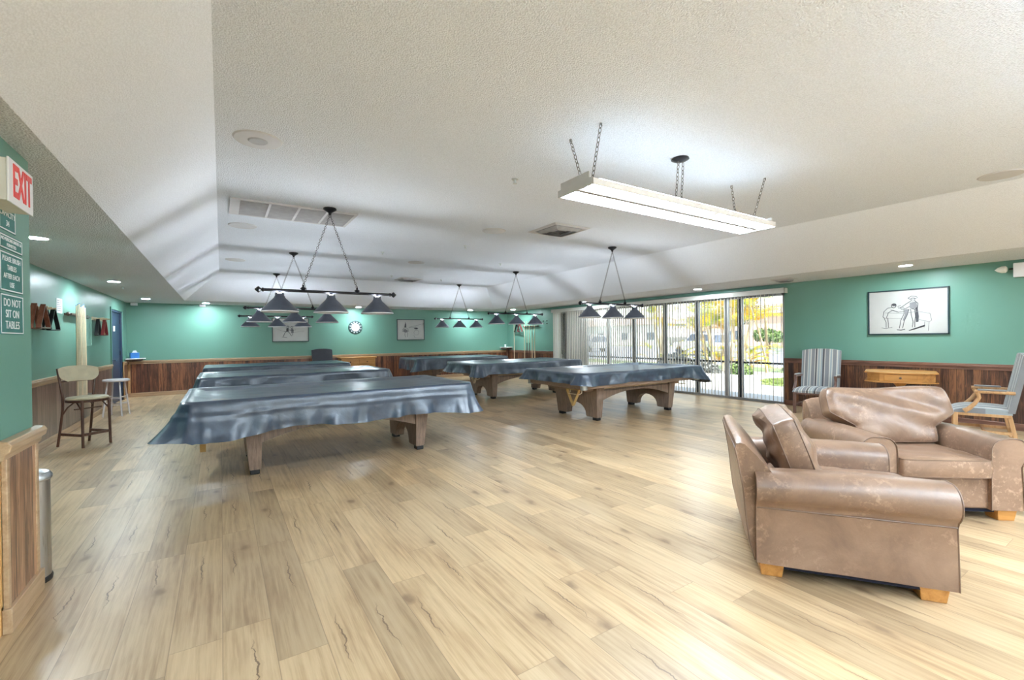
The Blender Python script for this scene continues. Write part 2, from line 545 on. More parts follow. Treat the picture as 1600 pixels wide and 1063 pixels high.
NAVY = flat('navy_door_paint', (0.028, 0.05, 0.10), 0.4)
ALU = flat('aluminium_frame', (0.42, 0.43, 0.46), 0.4, 0.5)
ALUD = flat('bronze_frame', (0.06, 0.06, 0.065), 0.4, 0.5)
SLAT = flat('cream_vinyl_vane', (0.72, 0.69, 0.64), 0.5, var=0.02)
def m_vane():
    n = NT('cream_translucent_vane')
    d = n.n('BsdfDiffuse', {'Color': (0.74, 0.71, 0.66)})
    t = n.n('BsdfTranslucent', {'Color': (0.70, 0.67, 0.61)})
    mx = n.n('MixShader', {0: 0.5, 1: d.outputs[0], 2: t.outputs[0]})
    n.t.links.new(mx.outputs[0], n.out.inputs[0])
    return n.m
SLAT = m_vane()
VAL = flat('cream_valance', (0.66, 0.65, 0.61), 0.5, var=0.02)
GLASS = m_glass()
LENS = emis('lit_lens', (0.80, 0.92, 1.0), DOWN_E)
TUBE = emis('lit_tube', (0.76, 0.89, 1.0), TUBE_E)
BULB = emis('pendant_bulb', (0.84, 0.93, 1.0), 60.0)
NECKL = emis('added_neck_light', (0.90, 0.95, 1.0), 1150.0)  # glow added at the pendant necks to light the far ceiling
UPL = emis('added_uplight_slot', (0.78, 0.91, 1.0), 6.0)  # uplight added to the visible fluorescent fixture
UPB = emis('added_bright_uplight_slot', (0.66, 0.84, 1.0), 130.0)  # stronger uplight for the added fixtures out of view
PAPER = flat('print_paper', (0.50, 0.50, 0.48), 0.3, var=0.03, scale=3)
PAPERW = flat('white_paper', (0.85, 0.87, 0.87), 0.5, var=0.01)
INK = flat('pencil_grey_ink', (0.06, 0.06, 0.07), 0.7)
INKL = flat('light_pencil_ink', (0.22, 0.22, 0.23), 0.7)
REDL = flat('red_letter', (0.75, 0.05, 0.04), 0.4)
STR = m_stripe('striped_upholstery')
CREAMV = flat('cream_vinyl', (0.60, 0.52, 0.36), 0.3, var=0.05)
GREYV = flat('vent_grey', (0.16, 0.16, 0.17), 0.6)
VENTG = flat('grille_grey', (0.34, 0.34, 0.35), 0.6)
DISC = flat('grey_disc', (0.52, 0.52, 0.53), 0.6, var=0.02)
BROWNP = wood('brown_rack_wood', (0.10, 0.03, 0.015), (0.17, 0.055, 0.03), (0.24, 0.09, 0.05), 'z')
REDP = flat('dark_red_plastic', (0.22, 0.03, 0.03), 0.4)
BLUEP = flat('blue_plastic', (0.05, 0.22, 0.60), 0.4)
STOOLW = flat('white_stool_paint', (0.62, 0.60, 0.62), 0.4, var=0.03)
DLEATH = flat('black_leather', (0.035, 0.035, 0.045), 0.3)
FELTN = flat('dark_fabric_lining', (0.01, 0.012, 0.03), 0.9)

# ================================================================== SETTING
S = dict(kind='structure')
MB().box((XL - .2, YN - .2, -0.12), (XR + .12, YB + .2, 0)).build('floor', FLOOR, smooth=0, **S)

def wains(name, mat, railm, a, b, side):
    """a,b along-wall range; side: 'L','R','B'"""
    d = 0.018
    if side == 'L': bx = lambda x0, x1, z0, z1, q=a, w=b: ((XL + x0, q, z0), (XL + x1, w, z1))
    if side == 'R': bx = lambda x0, x1, z0, z1, q=a, w=b: ((XR - x1, q, z0), (XR - x0, w, z1))
    if side == 'B': bx = lambda x0, x1, z0, z1, q=a, w=b: ((q, YB - x1, z0), (w, YB - x0, z1))
    return (MB().box(*bx(0, d, 0.0, WH - .045)), MB().box(*bx(0, .045, WH - .045, WH - .02)).box(*bx(0, .03, WH - .09, WH - .045)).box(*bx(0, .035, WH - .02, WH)),
            MB().box(*bx(0, .032, 0, .10)))

TRN = [0]
def trim(mb, mat, bevel=0.004):
    TRN[0] += 1
    return mb.build('trim_%d' % TRN[0], mat, smooth=30, bevel=bevel, **S)

# left wall with door opening
DY0, DY1, DZ = 13.06, 14.36, 2.14
mb = MB()
mb.box((XL - .2, YN, 0), (XL, DY0, ZC)).box((XL - .2, DY1, 0), (XL, YB, ZC)).box((XL - .2, DY0, DZ), (XL, DY1, ZC))
mb.build('wall_left', GREEN, smooth=0, **S)
mb = MB().box((XL - .2, YB, 0), (XR + .12, YB + .2, ZC))
mb.build('wall_back', GREEN, smooth=0, **S)
WY0, WY1, WZ = 4.62, 11.98, 2.24
mb = MB().box((XR, YN, 0), (XR + .12, WY0, ZC)).box((XR, WY1, 0), (XR + .12, YB, ZC)).box((XR, WY0, WZ), (XR + .12, WY1, ZC))
mb.build('wall_right', GREEN, smooth=0, **S)
mb = MB().box((XL - .2, YN - .12, 0), (-1.6, YN, ZC)).box((9.0, YN - .12, 0), (XR + .12, YN, ZC)).box((-1.6, YN - .12, 2.28), (9.0, YN, ZC))
mb.build('wall_front', WHITE, smooth=0, **S)
# unseen glass doors added behind the viewer to bring in sun and bounced daylight
w2 = empty('window_added', (0, YN - .06, 0), **S)
fm = MB().box((-1.6, -.04, 0), (9.0, .04, .05)).box((-1.6, -.04, 2.22), (9.0, .04, 2.28))
for k in range(8):
    x = -1.6 + 10.6 * k / 7
    fm.box((x - .03, -.03, .05), (x + .03, .03, 2.22))
fm.build('window_frame', ALU, w2)
MB().box((-1.57, -.002, .03), (8.97, .002, 2.25)).build('window_pane', GLASS, w2, smooth=0)

for nm, m, rm, bm_, a, b, sd in (('left', WL, RAILL, RAILL, YN, DY0 - .05, 'L'), ('left', WB, RAILL, RAILL, DY1 + .05, YB - .02, 'L'), ('back', WB, RAILX, RAILX, XL, XR, 'B'),
                            ('right', WR, RAILD, RAILD, YN, WY0, 'R'), ('right', WR, RAILD, RAILD, WY1, YB - .02, 'R')):
    p, r, bb = wains('x', m, rm, a, b, sd)
    p.build('wall_%s_wainscot' % nm, m, smooth=0, **S)
    trim(r, rm)
    bb.build('baseboard_' + nm, bm_, smooth=30, bevel=.006, **S)

# ceiling: soffit ring, sloped tray faces, tray top
ux0, ux1, uy1, uy0 = TU
lx0, lx1, ly1, ly0 = TL
def ringpts(x0, x1, y0, y1, z):
    return [(x0, y0, z), (x1, y0, z), (x1, y1, z), (x0, y1, z)]
vs = ringpts(XL - .2, XR + .12, YN - .2, YB + .2, ZC) + ringpts(lx0, lx1, ly0, ly1, ZC)
mb = MB().add(vs, [(i, (i + 1) % 4, 4 + (i + 1) % 4, 4 + i) for i in range(4)])
mb.build('ceiling', POP_S, smooth=0, fix=False, **S)
vs = ringpts(lx0, lx1, ly0, ly1, ZC) + ringpts(ux0, ux1, uy0, uy1, ZT)
MB().add(vs, [(i, (i + 1) % 4, 4 + (i + 1) % 4, 4 + i) for i in range(4)]).build('ceiling_slope', POP_F, smooth=0, fix=False, **S)
MB().add(ringpts(ux0, ux1, uy0, uy1, ZT), [(0, 1, 2, 3)]).build('ceiling_tray', POP_T, smooth=0, fix=False, **S)
MB().box((XL - .4, YN - .4, ZT + .15), (XR + .35, YB + .4, ZT + .3)).build('roof', WHITE, smooth=0, **S)

# stub wall at the near left
SX, SY0, SY1 = -0.90, 3.16, 3.60
MB().box((XL, SY0, 0), (SX, SY1, ZC)).build('wall_stub', GREEN, smooth=0, **S)
MB().box((SX, SY0 + .03, .0), (SX + .016, SY1 - .03, WH - .03)).build('wall_stub_wainscot', WC, smooth=0, **S)
trim(MB().box((SX, SY1 - .035, .1), (SX + .022, SY1 + .005, WH - .03)).box((SX, SY0 - .004, .1), (SX + .022, SY0 + .03, WH - .03)), RAILL)
prof = [(0, WH - .09), (.022, WH - .09), (.03, WH - .06), (.045, WH - .05), (.052, WH - .02), (.04, WH), (0, WH + .005)]
trim(MB().prism([(SX + a, z) for a, z in prof], SY0 - .05, SY1 + .04, 'y'), RAILL)
trim(MB().box((SX, SY0 - .02, 0), (SX + .036, SY1 + .02, .12)), RAILL)
trim(MB().box((SX - .6, SY0 - .022, .1), (SX + .0, SY0, WH - .09)), OAKY)
trim(MB().box((SX - .6, SY0 - .05, WH - .09), (SX + .0, SY0, WH + .0)).box((SX - .6, SY0 - .034, 0), (SX + .0, SY0, .14)), OAKY)

# door in the left wall
d = empty('door_1', (XL - .06, DY0 + .05, 0), **S)
MB().box((-.02, 0, 0.01), (.025, DY1 - DY0 - .1, DZ - .04)).build('door_leaf', NAVY, d, bevel=.003)
MB().box((-.08, -.05, 0), (.062, 0, DZ)).box((-.08, DY1 - DY0 - .1, 0), (.062, DY1 - DY0 - .05, DZ)).box((-.08, -.05, DZ - .04), (.062, DY1 - DY0 - .05, DZ)).build('door_frame', NAVY, d, bevel=.002)
MB().cyl((.025, .10, 1.0), (.08, .10, 1.0), .012).cyl((.08, .09, 1.0), (.08, .22, 1.0), .011).build('door_handle', CHROME, d)
MB().box((.026, .42, 1.66), (.030, .62, 1.78)).build('door_sign', PAPERW, d)
for hz in (.3, 1.1, 1.85):
    MB().cyl((.03, DY1 - DY0 - .105, hz), (.03, DY1 - DY0 - .105, hz + .1), .011).build('hinge', BLACK, d)
trim(MB().box((XL, DY0 - .06, 0), (XL + .02, DY0, DZ + .02)).box((XL, DY1, 0), (XL + .02, DY1 + .06, DZ + .02)).box((XL, DY0 - .06, DZ), (XL + .02, DY1 + .06, DZ + .05)), GREEN)
trim(MB().box((XL, DY1 + .0, 0), (XL + .03, DY1 + .06, WH)), TANW)
trim(MB().box((XL + .02, YB - .08, 0.1), (XL + .07, YB - .018, WH - .09)), TANW)

# sliding glass doors
stiles = [4.66, 5.60, 6.66, 7.58, 8.62, 9.6, 10.6, 11.50, 11.94]
w = empty('window_1', (XR + .06, 0, 0), **S)
mb = MB().box((-.05, WY0, 0), (.06, WY1, .045)).box((-.05, WY0, WZ - .05), (.06, WY1, WZ)).box((-.05, WY0, 0), (.05, WY0 + .04, WZ)).box((-.05, WY1 - .04, 0), (.05, WY1, WZ))
mb.build('window_frame', ALU, w, bevel=.002)
for i, y in enumerate(stiles[1:-1]):
    MB().box((-.03, y - .035, .04), (-.005, y + .02, WZ - .04)).build('stile', ALUD, w)
    MB().box((.0, y - .095, .04), (.03, y - .03, WZ - .04)).build('stile', ALU, w)
MB().box((-.02, 5.82, .04), (.02, 5.92, WZ - .04)).build('stile', ALU, w)
MB().box((.02, WY0 + .04, .785), (.04, WY1 - .04, .825)).build('mid_rail', ALUD, w)
MB().box((-.001, WY0 + .03, .03), (.003, WY1 - .03, WZ - .03)).build('window_pane', GLASS, w, smooth=0)
MB().box((-.045, 11.50, .9), (-.03, 11.53, 1.95)).build('door_pull', BLACK, w)

# vertical blind
bl = empty('vertical_blind', (XR - .09, 0, 0), label='long cream vertical blind with open vanes across the sliding glass doors', cat='blind')
MB().box((-.05, 4.55, 2.225), (-.035, 12.02, 2.33)).box((-.05, 4.55, 2.225), (.08, 4.565, 2.33)).box((-.05, 12.005, 2.225), (.08, 12.02, 2.33)).box((-.05, 4.55, 2.32), (.08, 12.02, 2.33)).build('valance', VAL, bl, bevel=.003)
MB().box((-.012, 4.6, 2.235), (.018, 11.98, 2.26)).build('head_rail', ALU, bl)
vm = MB()
vm.grid(lambda i, j: ((i - 3) / 3 * .042, .004 * (1 - ((i - 3) / 3) ** 2), .06 + j * 2.17), 7, 2)
v0 = vm.build('vane', SLAT, bl, smooth=180, fix=False)
NV = 92
for k in range(NV):
    v = v0 if k == 0 else v0.copy()
    if k: COL.objects.link(v); v.parent = bl
    y = 4.64 + k * (11.95 - 4.64) / (NV - 1)
    v.location = (0, y, 0)
    ang = 20 if y < 11.2 else 20 + 60 * min(1, (y - 11.2) / .4)
    v.rotation_euler = (0, 0, R(ang + 3 * sin(k * 2.3)))
MB().tube([(-.055, 11.46, 2.2), (-.06, 11.47, 1.5), (-.058, 11.46, .85)], .006).build('wand', BLACK, bl)
MB().tube([(-.05 + .002 * sin(i), 4.60 + .004 * sin(i * 1.7), 2.2 - i * .07) for i in range(16)], .004, 5).build('chain_cord', ALU, bl)

# ================================================================== EXTERIOR
CONC = flat('bright_concrete', (0.66, 0.64, 0.60), 0.8, var=0.03, scale=2)
ASPH = flat('blue_grey_asphalt', (0.30, 0.32, 0.37), 0.8, var=0.04, scale=3)
LAWN = m_leaf('lawn_green', [(0.3, (0.13, 0.20, 0.045)), (0.7, (0.30, 0.36, 0.11))], 3)
MB().box((XR + .12, -20, -.2), (17.0, 40, -.05)).build('ground_patio', CONC, smooth=0, **S)
MB().box((-12, -24, -.2), (XR + .12, YN - .12, -.05)).build('ground_terrace_added', CONC, smooth=0, **S)  # unseen pale ground added to bounce sun in through the rear doors
MB().box((17.0, -60, -.25), (140, 120, -.09)).build('ground_lawn', LAWN, smooth=0, **S)
MB().box((21, -60, -.2), (52, 120, -.07)).build('road', ASPH, smooth=0, **S)
MB().box((17, -60, -.2), (17.9, 120, -.055)).box((20.7, -60, -.2), (21, 120, -.04)).build('kerb', CONC, smooth=0, **S)

def blades(mb, cx, cy, rx, ry, n, h, seed, z=0.0):
    rnd = random.Random(seed)
    for _ in range(n):
        a, q = rnd.uniform(0, 2 * pi), sqrt(rnd.random())
        x, y = cx + cos(a) * q * rx, cy + sin(a) * q * ry
        t = rnd.uniform(0, pi)
        dx, dy = cos(t) * .012, sin(t) * .012
        hh = h * rnd.uniform(.6, 1.2)
        mb.add([(x - dx, y - dy, z), (x + dx, y + dy, z), (x + rnd.uniform(-.03, .03), y + rnd.uniform(-.03, .03), z + hh)], [(0, 1, 2)])
g = MB()
g.prism([(12.9, 5.0), (15.6, 5.6), (15.9, 7.6), (14.9, 7.9), (13.2, 7.1)], -.06, -.03, 'z')
g.build('ground_lawn_wedge', LAWN, smooth=0, **S)
g = MB()
blades(g, 14.6, 6.6, 1.2, 1.1, 5000, .06, 3, -.03)
g.build('lawn_grass', LAWN, smooth=0, fix=False, label='small wedge of green grass beside the pale patio outside the glass doors', cat='grass', kind='stuff')

def leafball(mb, c, r, n, sz, rnd, sq=1.0):
    for _ in range(n):
        d = Vector((rnd.gauss(0, 1), rnd.gauss(0, 1), rnd.gauss(0, 1))).normalized() * (r * (rnd.random() ** .33))
        d.z *= sq
        p = Vector(c) + d
        a = Vector((rnd.uniform(-1, 1), rnd.uniform(-1, 1), rnd.uniform(-1, 1))).normalized() * sz
        b = a.cross(Vector((rnd.uniform(-1, 1), rnd.uniform(-1, 1), rnd.uniform(-1, 1)))).normalized() * sz * .5
        mb.add([p - a, p + b, p + a, p - b], [(0, 1, 2, 3)])

PALMY = m_leaf('yellow_palm_frond', [(0.30, (0.10, 0.24, 0.03)), (0.42, (0.34, 0.42, 0.04)), (0.52, (0.70, 0.55, 0.05)), (0.68, (0.75, 0.38, 0.04))], 1.6)
PSTEM = m_leaf('palm_stem', [(0.3, (0.35, 0.27, 0.16)), (0.6, (0.62, 0.50, 0.34)), (0.8, (0.45, 0.48, 0.16))], 2.0)
BUSH = m_leaf('bush_leaf', [(0.3, (0.05, 0.10, 0.03)), (0.6, (0.16, 0.24, 0.07)), (0.8, (0.42, 0.44, 0.16))], 2.0)
DTREE = m_leaf('dark_tree_leaf', [(0.3, (0.05, 0.07, 0.04)), (0.7, (0.17, 0.19, 0.10))], 1.0)
BARK = flat('bark_brown', (0.16, 0.11, 0.08), 0.8)

def frond(mb, base, az, L, lean, rnd, droop=1.0, lw=.34):
    pts = []
    N = 12
    p = Vector(base)
    el = lean
    for i in range(N):
        pts.append(p.copy())
        st = L / N
        p = p + Vector((cos(az) * cos(el), sin(az) * cos(el), sin(el))) * st
        el -= droop * (.06 + .16 * i / N)
    side = Vector((-sin(az), cos(az), 0))
    for i in range(2, N):
        d = (pts[i] - pts[i - 1]).normalized()
        ll = lw * sin(pi * (i / N) ** .8 * .92 + .15)
        for sgn in (-1, 1):
            for q in (0, .5):
                o = pts[i - 1].lerp(pts[i], q)
                tip = o + side * sgn * ll + d * ll * .6 + Vector((0, 0, -ll * .35))
                mb.add([o - d * .018, o + d * .018, tip], [(0, 1, 2)])
    return pts

def palm(cx, cy, n, h, seed, name='palm_clump', lab=''):
    rnd = random.Random(seed)
    t = empty(name, (cx, cy, -.08), label=lab, cat='palm')
    st, fr = MB(), MB()
    for k in range(n):
        a, q = rnd.uniform(0, 2 * pi), sqrt(rnd.random()) * .75
        bx, by = cos(a) * q * .7, sin(a) * q * 1.3
        hh = h * rnd.uniform(.7, 1.25)
        ln = Vector((cos(a), sin(a) * 1.4, 0)) * rnd.uniform(.1, .55)
        pts = [Vector((bx, by, 0)) + ln * (i / 5) ** 1.5 + Vector((0, 0, hh * i / 5)) for i in range(6)]
        st.tube(pts, .05, 6, rs=[.055, .05, .045, .04, .035, .025])
        for j in range(8):
            frond(fr, pts[-1], rnd.uniform(0, 2 * pi), rnd.uniform(1.3, 2.2), rnd.uniform(.5, 1.35), rnd, rnd.uniform(.7, 1.3))
    for j in range(int(n * 2.2)):
        a = rnd.uniform(0, 2 * pi)
        frond(fr, (cos(a) * .5, sin(a) * .9, rnd.uniform(.1, .9)), a, rnd.uniform(.8, 1.5), rnd.uniform(.6, 1.2), rnd, 1.2, .26)
    st.build('stem', PSTEM, t, smooth=60, fix=False)
    fr.build('fronds', PALMY, t, smooth=0, fix=False)
    return t
palm(17.2, 10.6, 15, 2.3, 5, 'palm_clump', 'large yellow-fronded clumping palm seen through the middle of the glass doors')
palm(17.6, 8.9, 6, 2.6, 8, 'palm_clump', 'smaller yellow palm just right of the large clump, by the road')
palm(18.5, 14.6, 6, 2.5, 21, 'palm_clump', 'yellow palm left of the large clump, behind the cream vanes')

def tree(cx, cy, h, r, seed, mat, lab, name='tree', cat='tree', trunk=.12, sq=.9, leaf=.12, n=1700):
    rnd = random.Random(seed)
    t = empty(name, (cx, cy, -.08), label=lab, cat=cat)
    tb = MB()
    tb.tube([(0, 0, 0), (.05, .03, h * .4), (0, .1, h * .8)], trunk, 8, rs=[trunk, trunk * .8, trunk * .5])
    lb = MB()
    for k in range(7):
        a = rnd.uniform(0, 2 * pi)
        c = (cos(a) * r * .5, sin(a) * r * .5, h + rnd.uniform(-.3, .4) * r)
        tb.tube([(0, .03, h * .5), (c[0] * .6, c[1] * .6, c[2] * .85)], trunk * .35, 5)
        leafball(lb, c, r * .62, n // 7, leaf, rnd, sq)
    tb.build('trunk', BARK, t, smooth=60, fix=False)
    lb.build('crown', mat, t, smooth=0, fix=False)
    return t
tree(50, 30.0, 4.6, 2.6, 2, DTREE, 'bare brownish-green tree beyond the road, left of the patch of blue sky', trunk=.2, leaf=.2)
tree(47, 24.4, 1.5, 1.5, 3, BUSH, 'low round green tree in front of the pink house across the road', trunk=.12, sq=.6, leaf=.14)
PTRUNK = flat('ringed_palm_trunk', (0.30, 0.27, 0.22), 0.8, var=.2, scale=20)
def bush(cx, cy, rx, ry, h, seed, lab, mat=BUSH, n=1300):
    rnd = random.Random(seed)
    mb = MB()
    for _ in range(n):
        a, q = rnd.uniform(0, 2 * pi), sqrt(rnd.random())
        zz = h * sqrt(max(0, 1 - q * q)) * rnd.random() ** .5
        p = Vector((cos(a) * q * rx, sin(a) * q * ry, zz))
        aa = Vector((rnd.uniform(-1, 1), rnd.uniform(-1, 1), rnd.uniform(-.2, 1))).normalized() * .07
        bb = aa.cross(Vector((rnd.uniform(-1, 1), rnd.uniform(-1, 1), .3))).normalized() * .03
        mb.add([p - aa, p + bb, p + aa, p - bb], [(0, 1, 2, 3)])
    return mb.build('shrub', mat, smooth=0, fix=False, loc=(cx, cy, -.07), label=lab, cat='shrub', group='shrubs along the patio edge')
GREYB = m_leaf('grey_hedge_leaf', [(0.3, (0.10, 0.11, 0.11)), (0.7, (0.27, 0.28, 0.27))], 3)
bush(17.5, 13.3, .6, 1.0, .7, 1, 'grey-green hedge piece left of the large palm clump', GREYB)
bush(15.9, 10.9, .4, .8, .55, 2, 'grey-green hedge piece at the foot of the large palm clump', GREYB)
bush(16.2, 9.5, .4, .45, .5, 3, 'green shrub between the two nearest palms')
bush(19.8, 8.9, .6, .8, .42, 4, 'low green shrub just right of the smaller palm')
bush(18.6, 7.3, .6, .7, .30, 6, 'low green shrub at the right end of the planting, by the road')

PINK = flat('pink_stucco', (0.72, 0.50, 0.42), 0.9, var=.03, scale=2)
PALEB = flat('pale_stucco', (0.72, 0.71, 0.74), 0.9, var=.03, scale=2)
ROOF = flat('tan_roof_tile', (0.46, 0.34, 0.28), 0.9)
DWIN = flat('dark_window', (0.10, 0.12, 0.16), 0.2)
def house(name, x0, x1, y0, y1, h, mat, lab, nwin):
    t = empty(name, ((x0 + x1) / 2, (y0 + y1) / 2, -.09), label=lab, cat='house')
    hx, hy = (x1 - x0) / 2, (y1 - y0) / 2
    MB().box((-hx, -hy, 0), (hx, hy, h)).build('wall', mat, t, smooth=0)
    v = [(-hx - .5, -hy - .5, h), (hx + .5, -hy - .5, h), (hx + .5, hy + .5, h), (-hx - .5, hy + .5, h), (0, -hy + hx, h + 1.4), (0, hy - hx, h + 1.4)]
    if hy < hx: v[4] = (-hx + hy, 0, h + 1.4); v[5] = (hx - hy, 0, h + 1.4)
    MB().add(v, [(0, 1, 4), (1, 2, 5, 4), (2, 3, 5), (3, 0, 4, 5), (0, 3, 2, 1)]).build('roof', ROOF, t, smooth=0)
    for i in range(nwin):
        y = -hy + (i + .5) * 2 * hy / nwin
        MB().box((-hx - .05, y - .7, .9), (-hx, y + .7, 2.1)).build('window', DWIN, t, smooth=0)
house('house', 58, 66, 18, 42, 4.2, PINK, 'long pink stucco house far across the road on the right', 5)
house('house', 58, 66, 46, 74, 3.4, PALEB, 'pale house far across the road behind the large palm clump', 5)
house('house', 55, 63, 80, 116, 3.4, PINK, 'pink house farthest left across the road, behind the vanes', 6)

def car(x, y, rz, mat, lab):
    t = empty('car', (x, y, -.07), rz, label=lab, cat='car', group='cars parked across the road')
    prof = [(-2.3, .35), (-2.35, .8), (-2.1, 1.05), (-1.75, 1.62), (.1, 1.68), (.85, 1.08), (2.1, .95), (2.3, .7), (2.3, .35)]
    MB().prism(prof, -.88, .88, 'y').build('body', mat, t, bevel=.08, seg=3)
    MB().prism([(-1.95, 1.08), (-1.68, 1.54), (.02, 1.6), (.62, 1.1)], -.9, .9, 'y').build('side_glass', DWIN, t)
    MB().prism([(-.8, 1.0), (.8, 1.0), (.62, 1.5), (-.62, 1.5)], -2.22, -2.0, 'x').build('rear_glass', DWIN, t)
    for sx in (-1.45, 1.4):
        for sy in (-1, 1):
            MB().cyl((sx, sy * .7, .34), (sx, sy * .92, .34), .34, n=18).build('wheel', BLACK, t)
car(30, 20.5, R(75), flat('white_car_paint', (0.75, 0.76, 0.78), 0.25), 'white car parked on the road, seen left of the large palm clump')
car(31, 34.0, R(80), flat('silver_car_paint', (0.45, 0.47, 0.5), 0.25, .4), 'silver car parked farther along the road behind the cream vanes')
t = empty('street_lamp', (40, 33, -.08), label='thin grey street lamp post standing across the road', cat='lamp post')
MB().tube([(0, 0, 0), (0, 0, 6)], .08, 8).build('pole', ALU, t)
MB().box((-.6, -.12, 6), (.1, .12, 6.15)).build('lamp_head', ALU, t)
# ================================================================== POOL TABLES
def pool_table(loc, label):
    t = empty('pool_table', loc, label=label, cat='pool table', group='covered pool tables')
    L, Wd = 1.47, .755
    def rr(hx, hy, r, n=6):
        pts = []
        for cx, cy, a0 in ((hx - r, hy - r, 0), (-hx + r, hy - r, 90), (-hx + r, -hy + r, 180), (hx - r, -hy + r, 270)):
            for i in range(n + 1):
                a = R(a0 + 90 * i / n)
                pts.append((cx + r * cos(a), cy + r * sin(a)))
        return pts
    MB().prism(rr(L, Wd, .06), .575, .725, 'z').build('rail_frame', TBLX, t, bevel=.008)
    MB().prism(rr(L - .01, Wd - .01, .05), .725, .80, 'z').build('bed', TBLX, t)
    for sx in (-1, 1):
        for sy in (-1, 1):
            MB().cyl((sx * (L - .045), sy * (Wd - .045), .565), (sx * (L - .045), sy * (Wd - .045), .728), .058, n=18).build('corner_casting', CAST, t, bevel=.006)
    for sx in (-1, 1):
        poly = [(-.565, .57), (-.515, .05), (-.27, .05)]
        for i in range(13):
            a = pi - pi * i / 12
            poly.append((.25 * cos(a), .06 + .21 * sin(a) ** .8))
        poly += [(.27, .05), (.515, .05), (.565, .57)]
        m = MB().prism(poly, -.085, .085, 'x')
        for v in m.v:
            v.x *= .62 + .38 * (v.z / .57)
            v.x += sx * (.905 + .03 * v.z)
        m.build('leg_panel', TBL, t, smooth=25, bevel=.004)
        for sy in (-1, 1):
            MB().box((sx * .91 - .045, sy * .45 - .055, 0), (sx * .91 + .045, sy * .45 + .055, .055)).build('foot', BLACK, t, bevel=.008)
    for sy in (-1, 1):
        poly = [(-.86, .57), (-.86, .325)]
        for i in range(17):
            u = -1 + 2 * i / 16
            poly.append((.83 * u, .335 + .135 * (1 - abs(u) ** 2.2)))
        poly += [(.86, .325), (.86, .57)]
        MB().prism(poly, sy * .50 - .02, sy * .50 + .02, 'y').build('side_beam', TBL, t, smooth=25)
        MB().box((-1.0, sy * .55 - .01, .535), (1.0, sy * .55 + .01, .55)).build('trim_strip', MAPLE, t)
    MB().box((-1.2, -.48, .50), (1.2, .48, .575)).build('under_frame', TBLX, t)
    for sx in (-1, 1):
        MB().tube([(sx * 1.30, -.52, .60), (sx * 1.30, -.52, .49), (sx * 1.36, -.52, .47), (sx * 1.36, -.24, .47), (sx * 1.30, -.24, .49), (sx * 1.30, -.24, .60)], .008).build('rack_hook', MAPLE, t)
    MB().box((-.97, -.53, .50), (.97, .53, .505)).build('ball_return', BLACK, t)
    return t

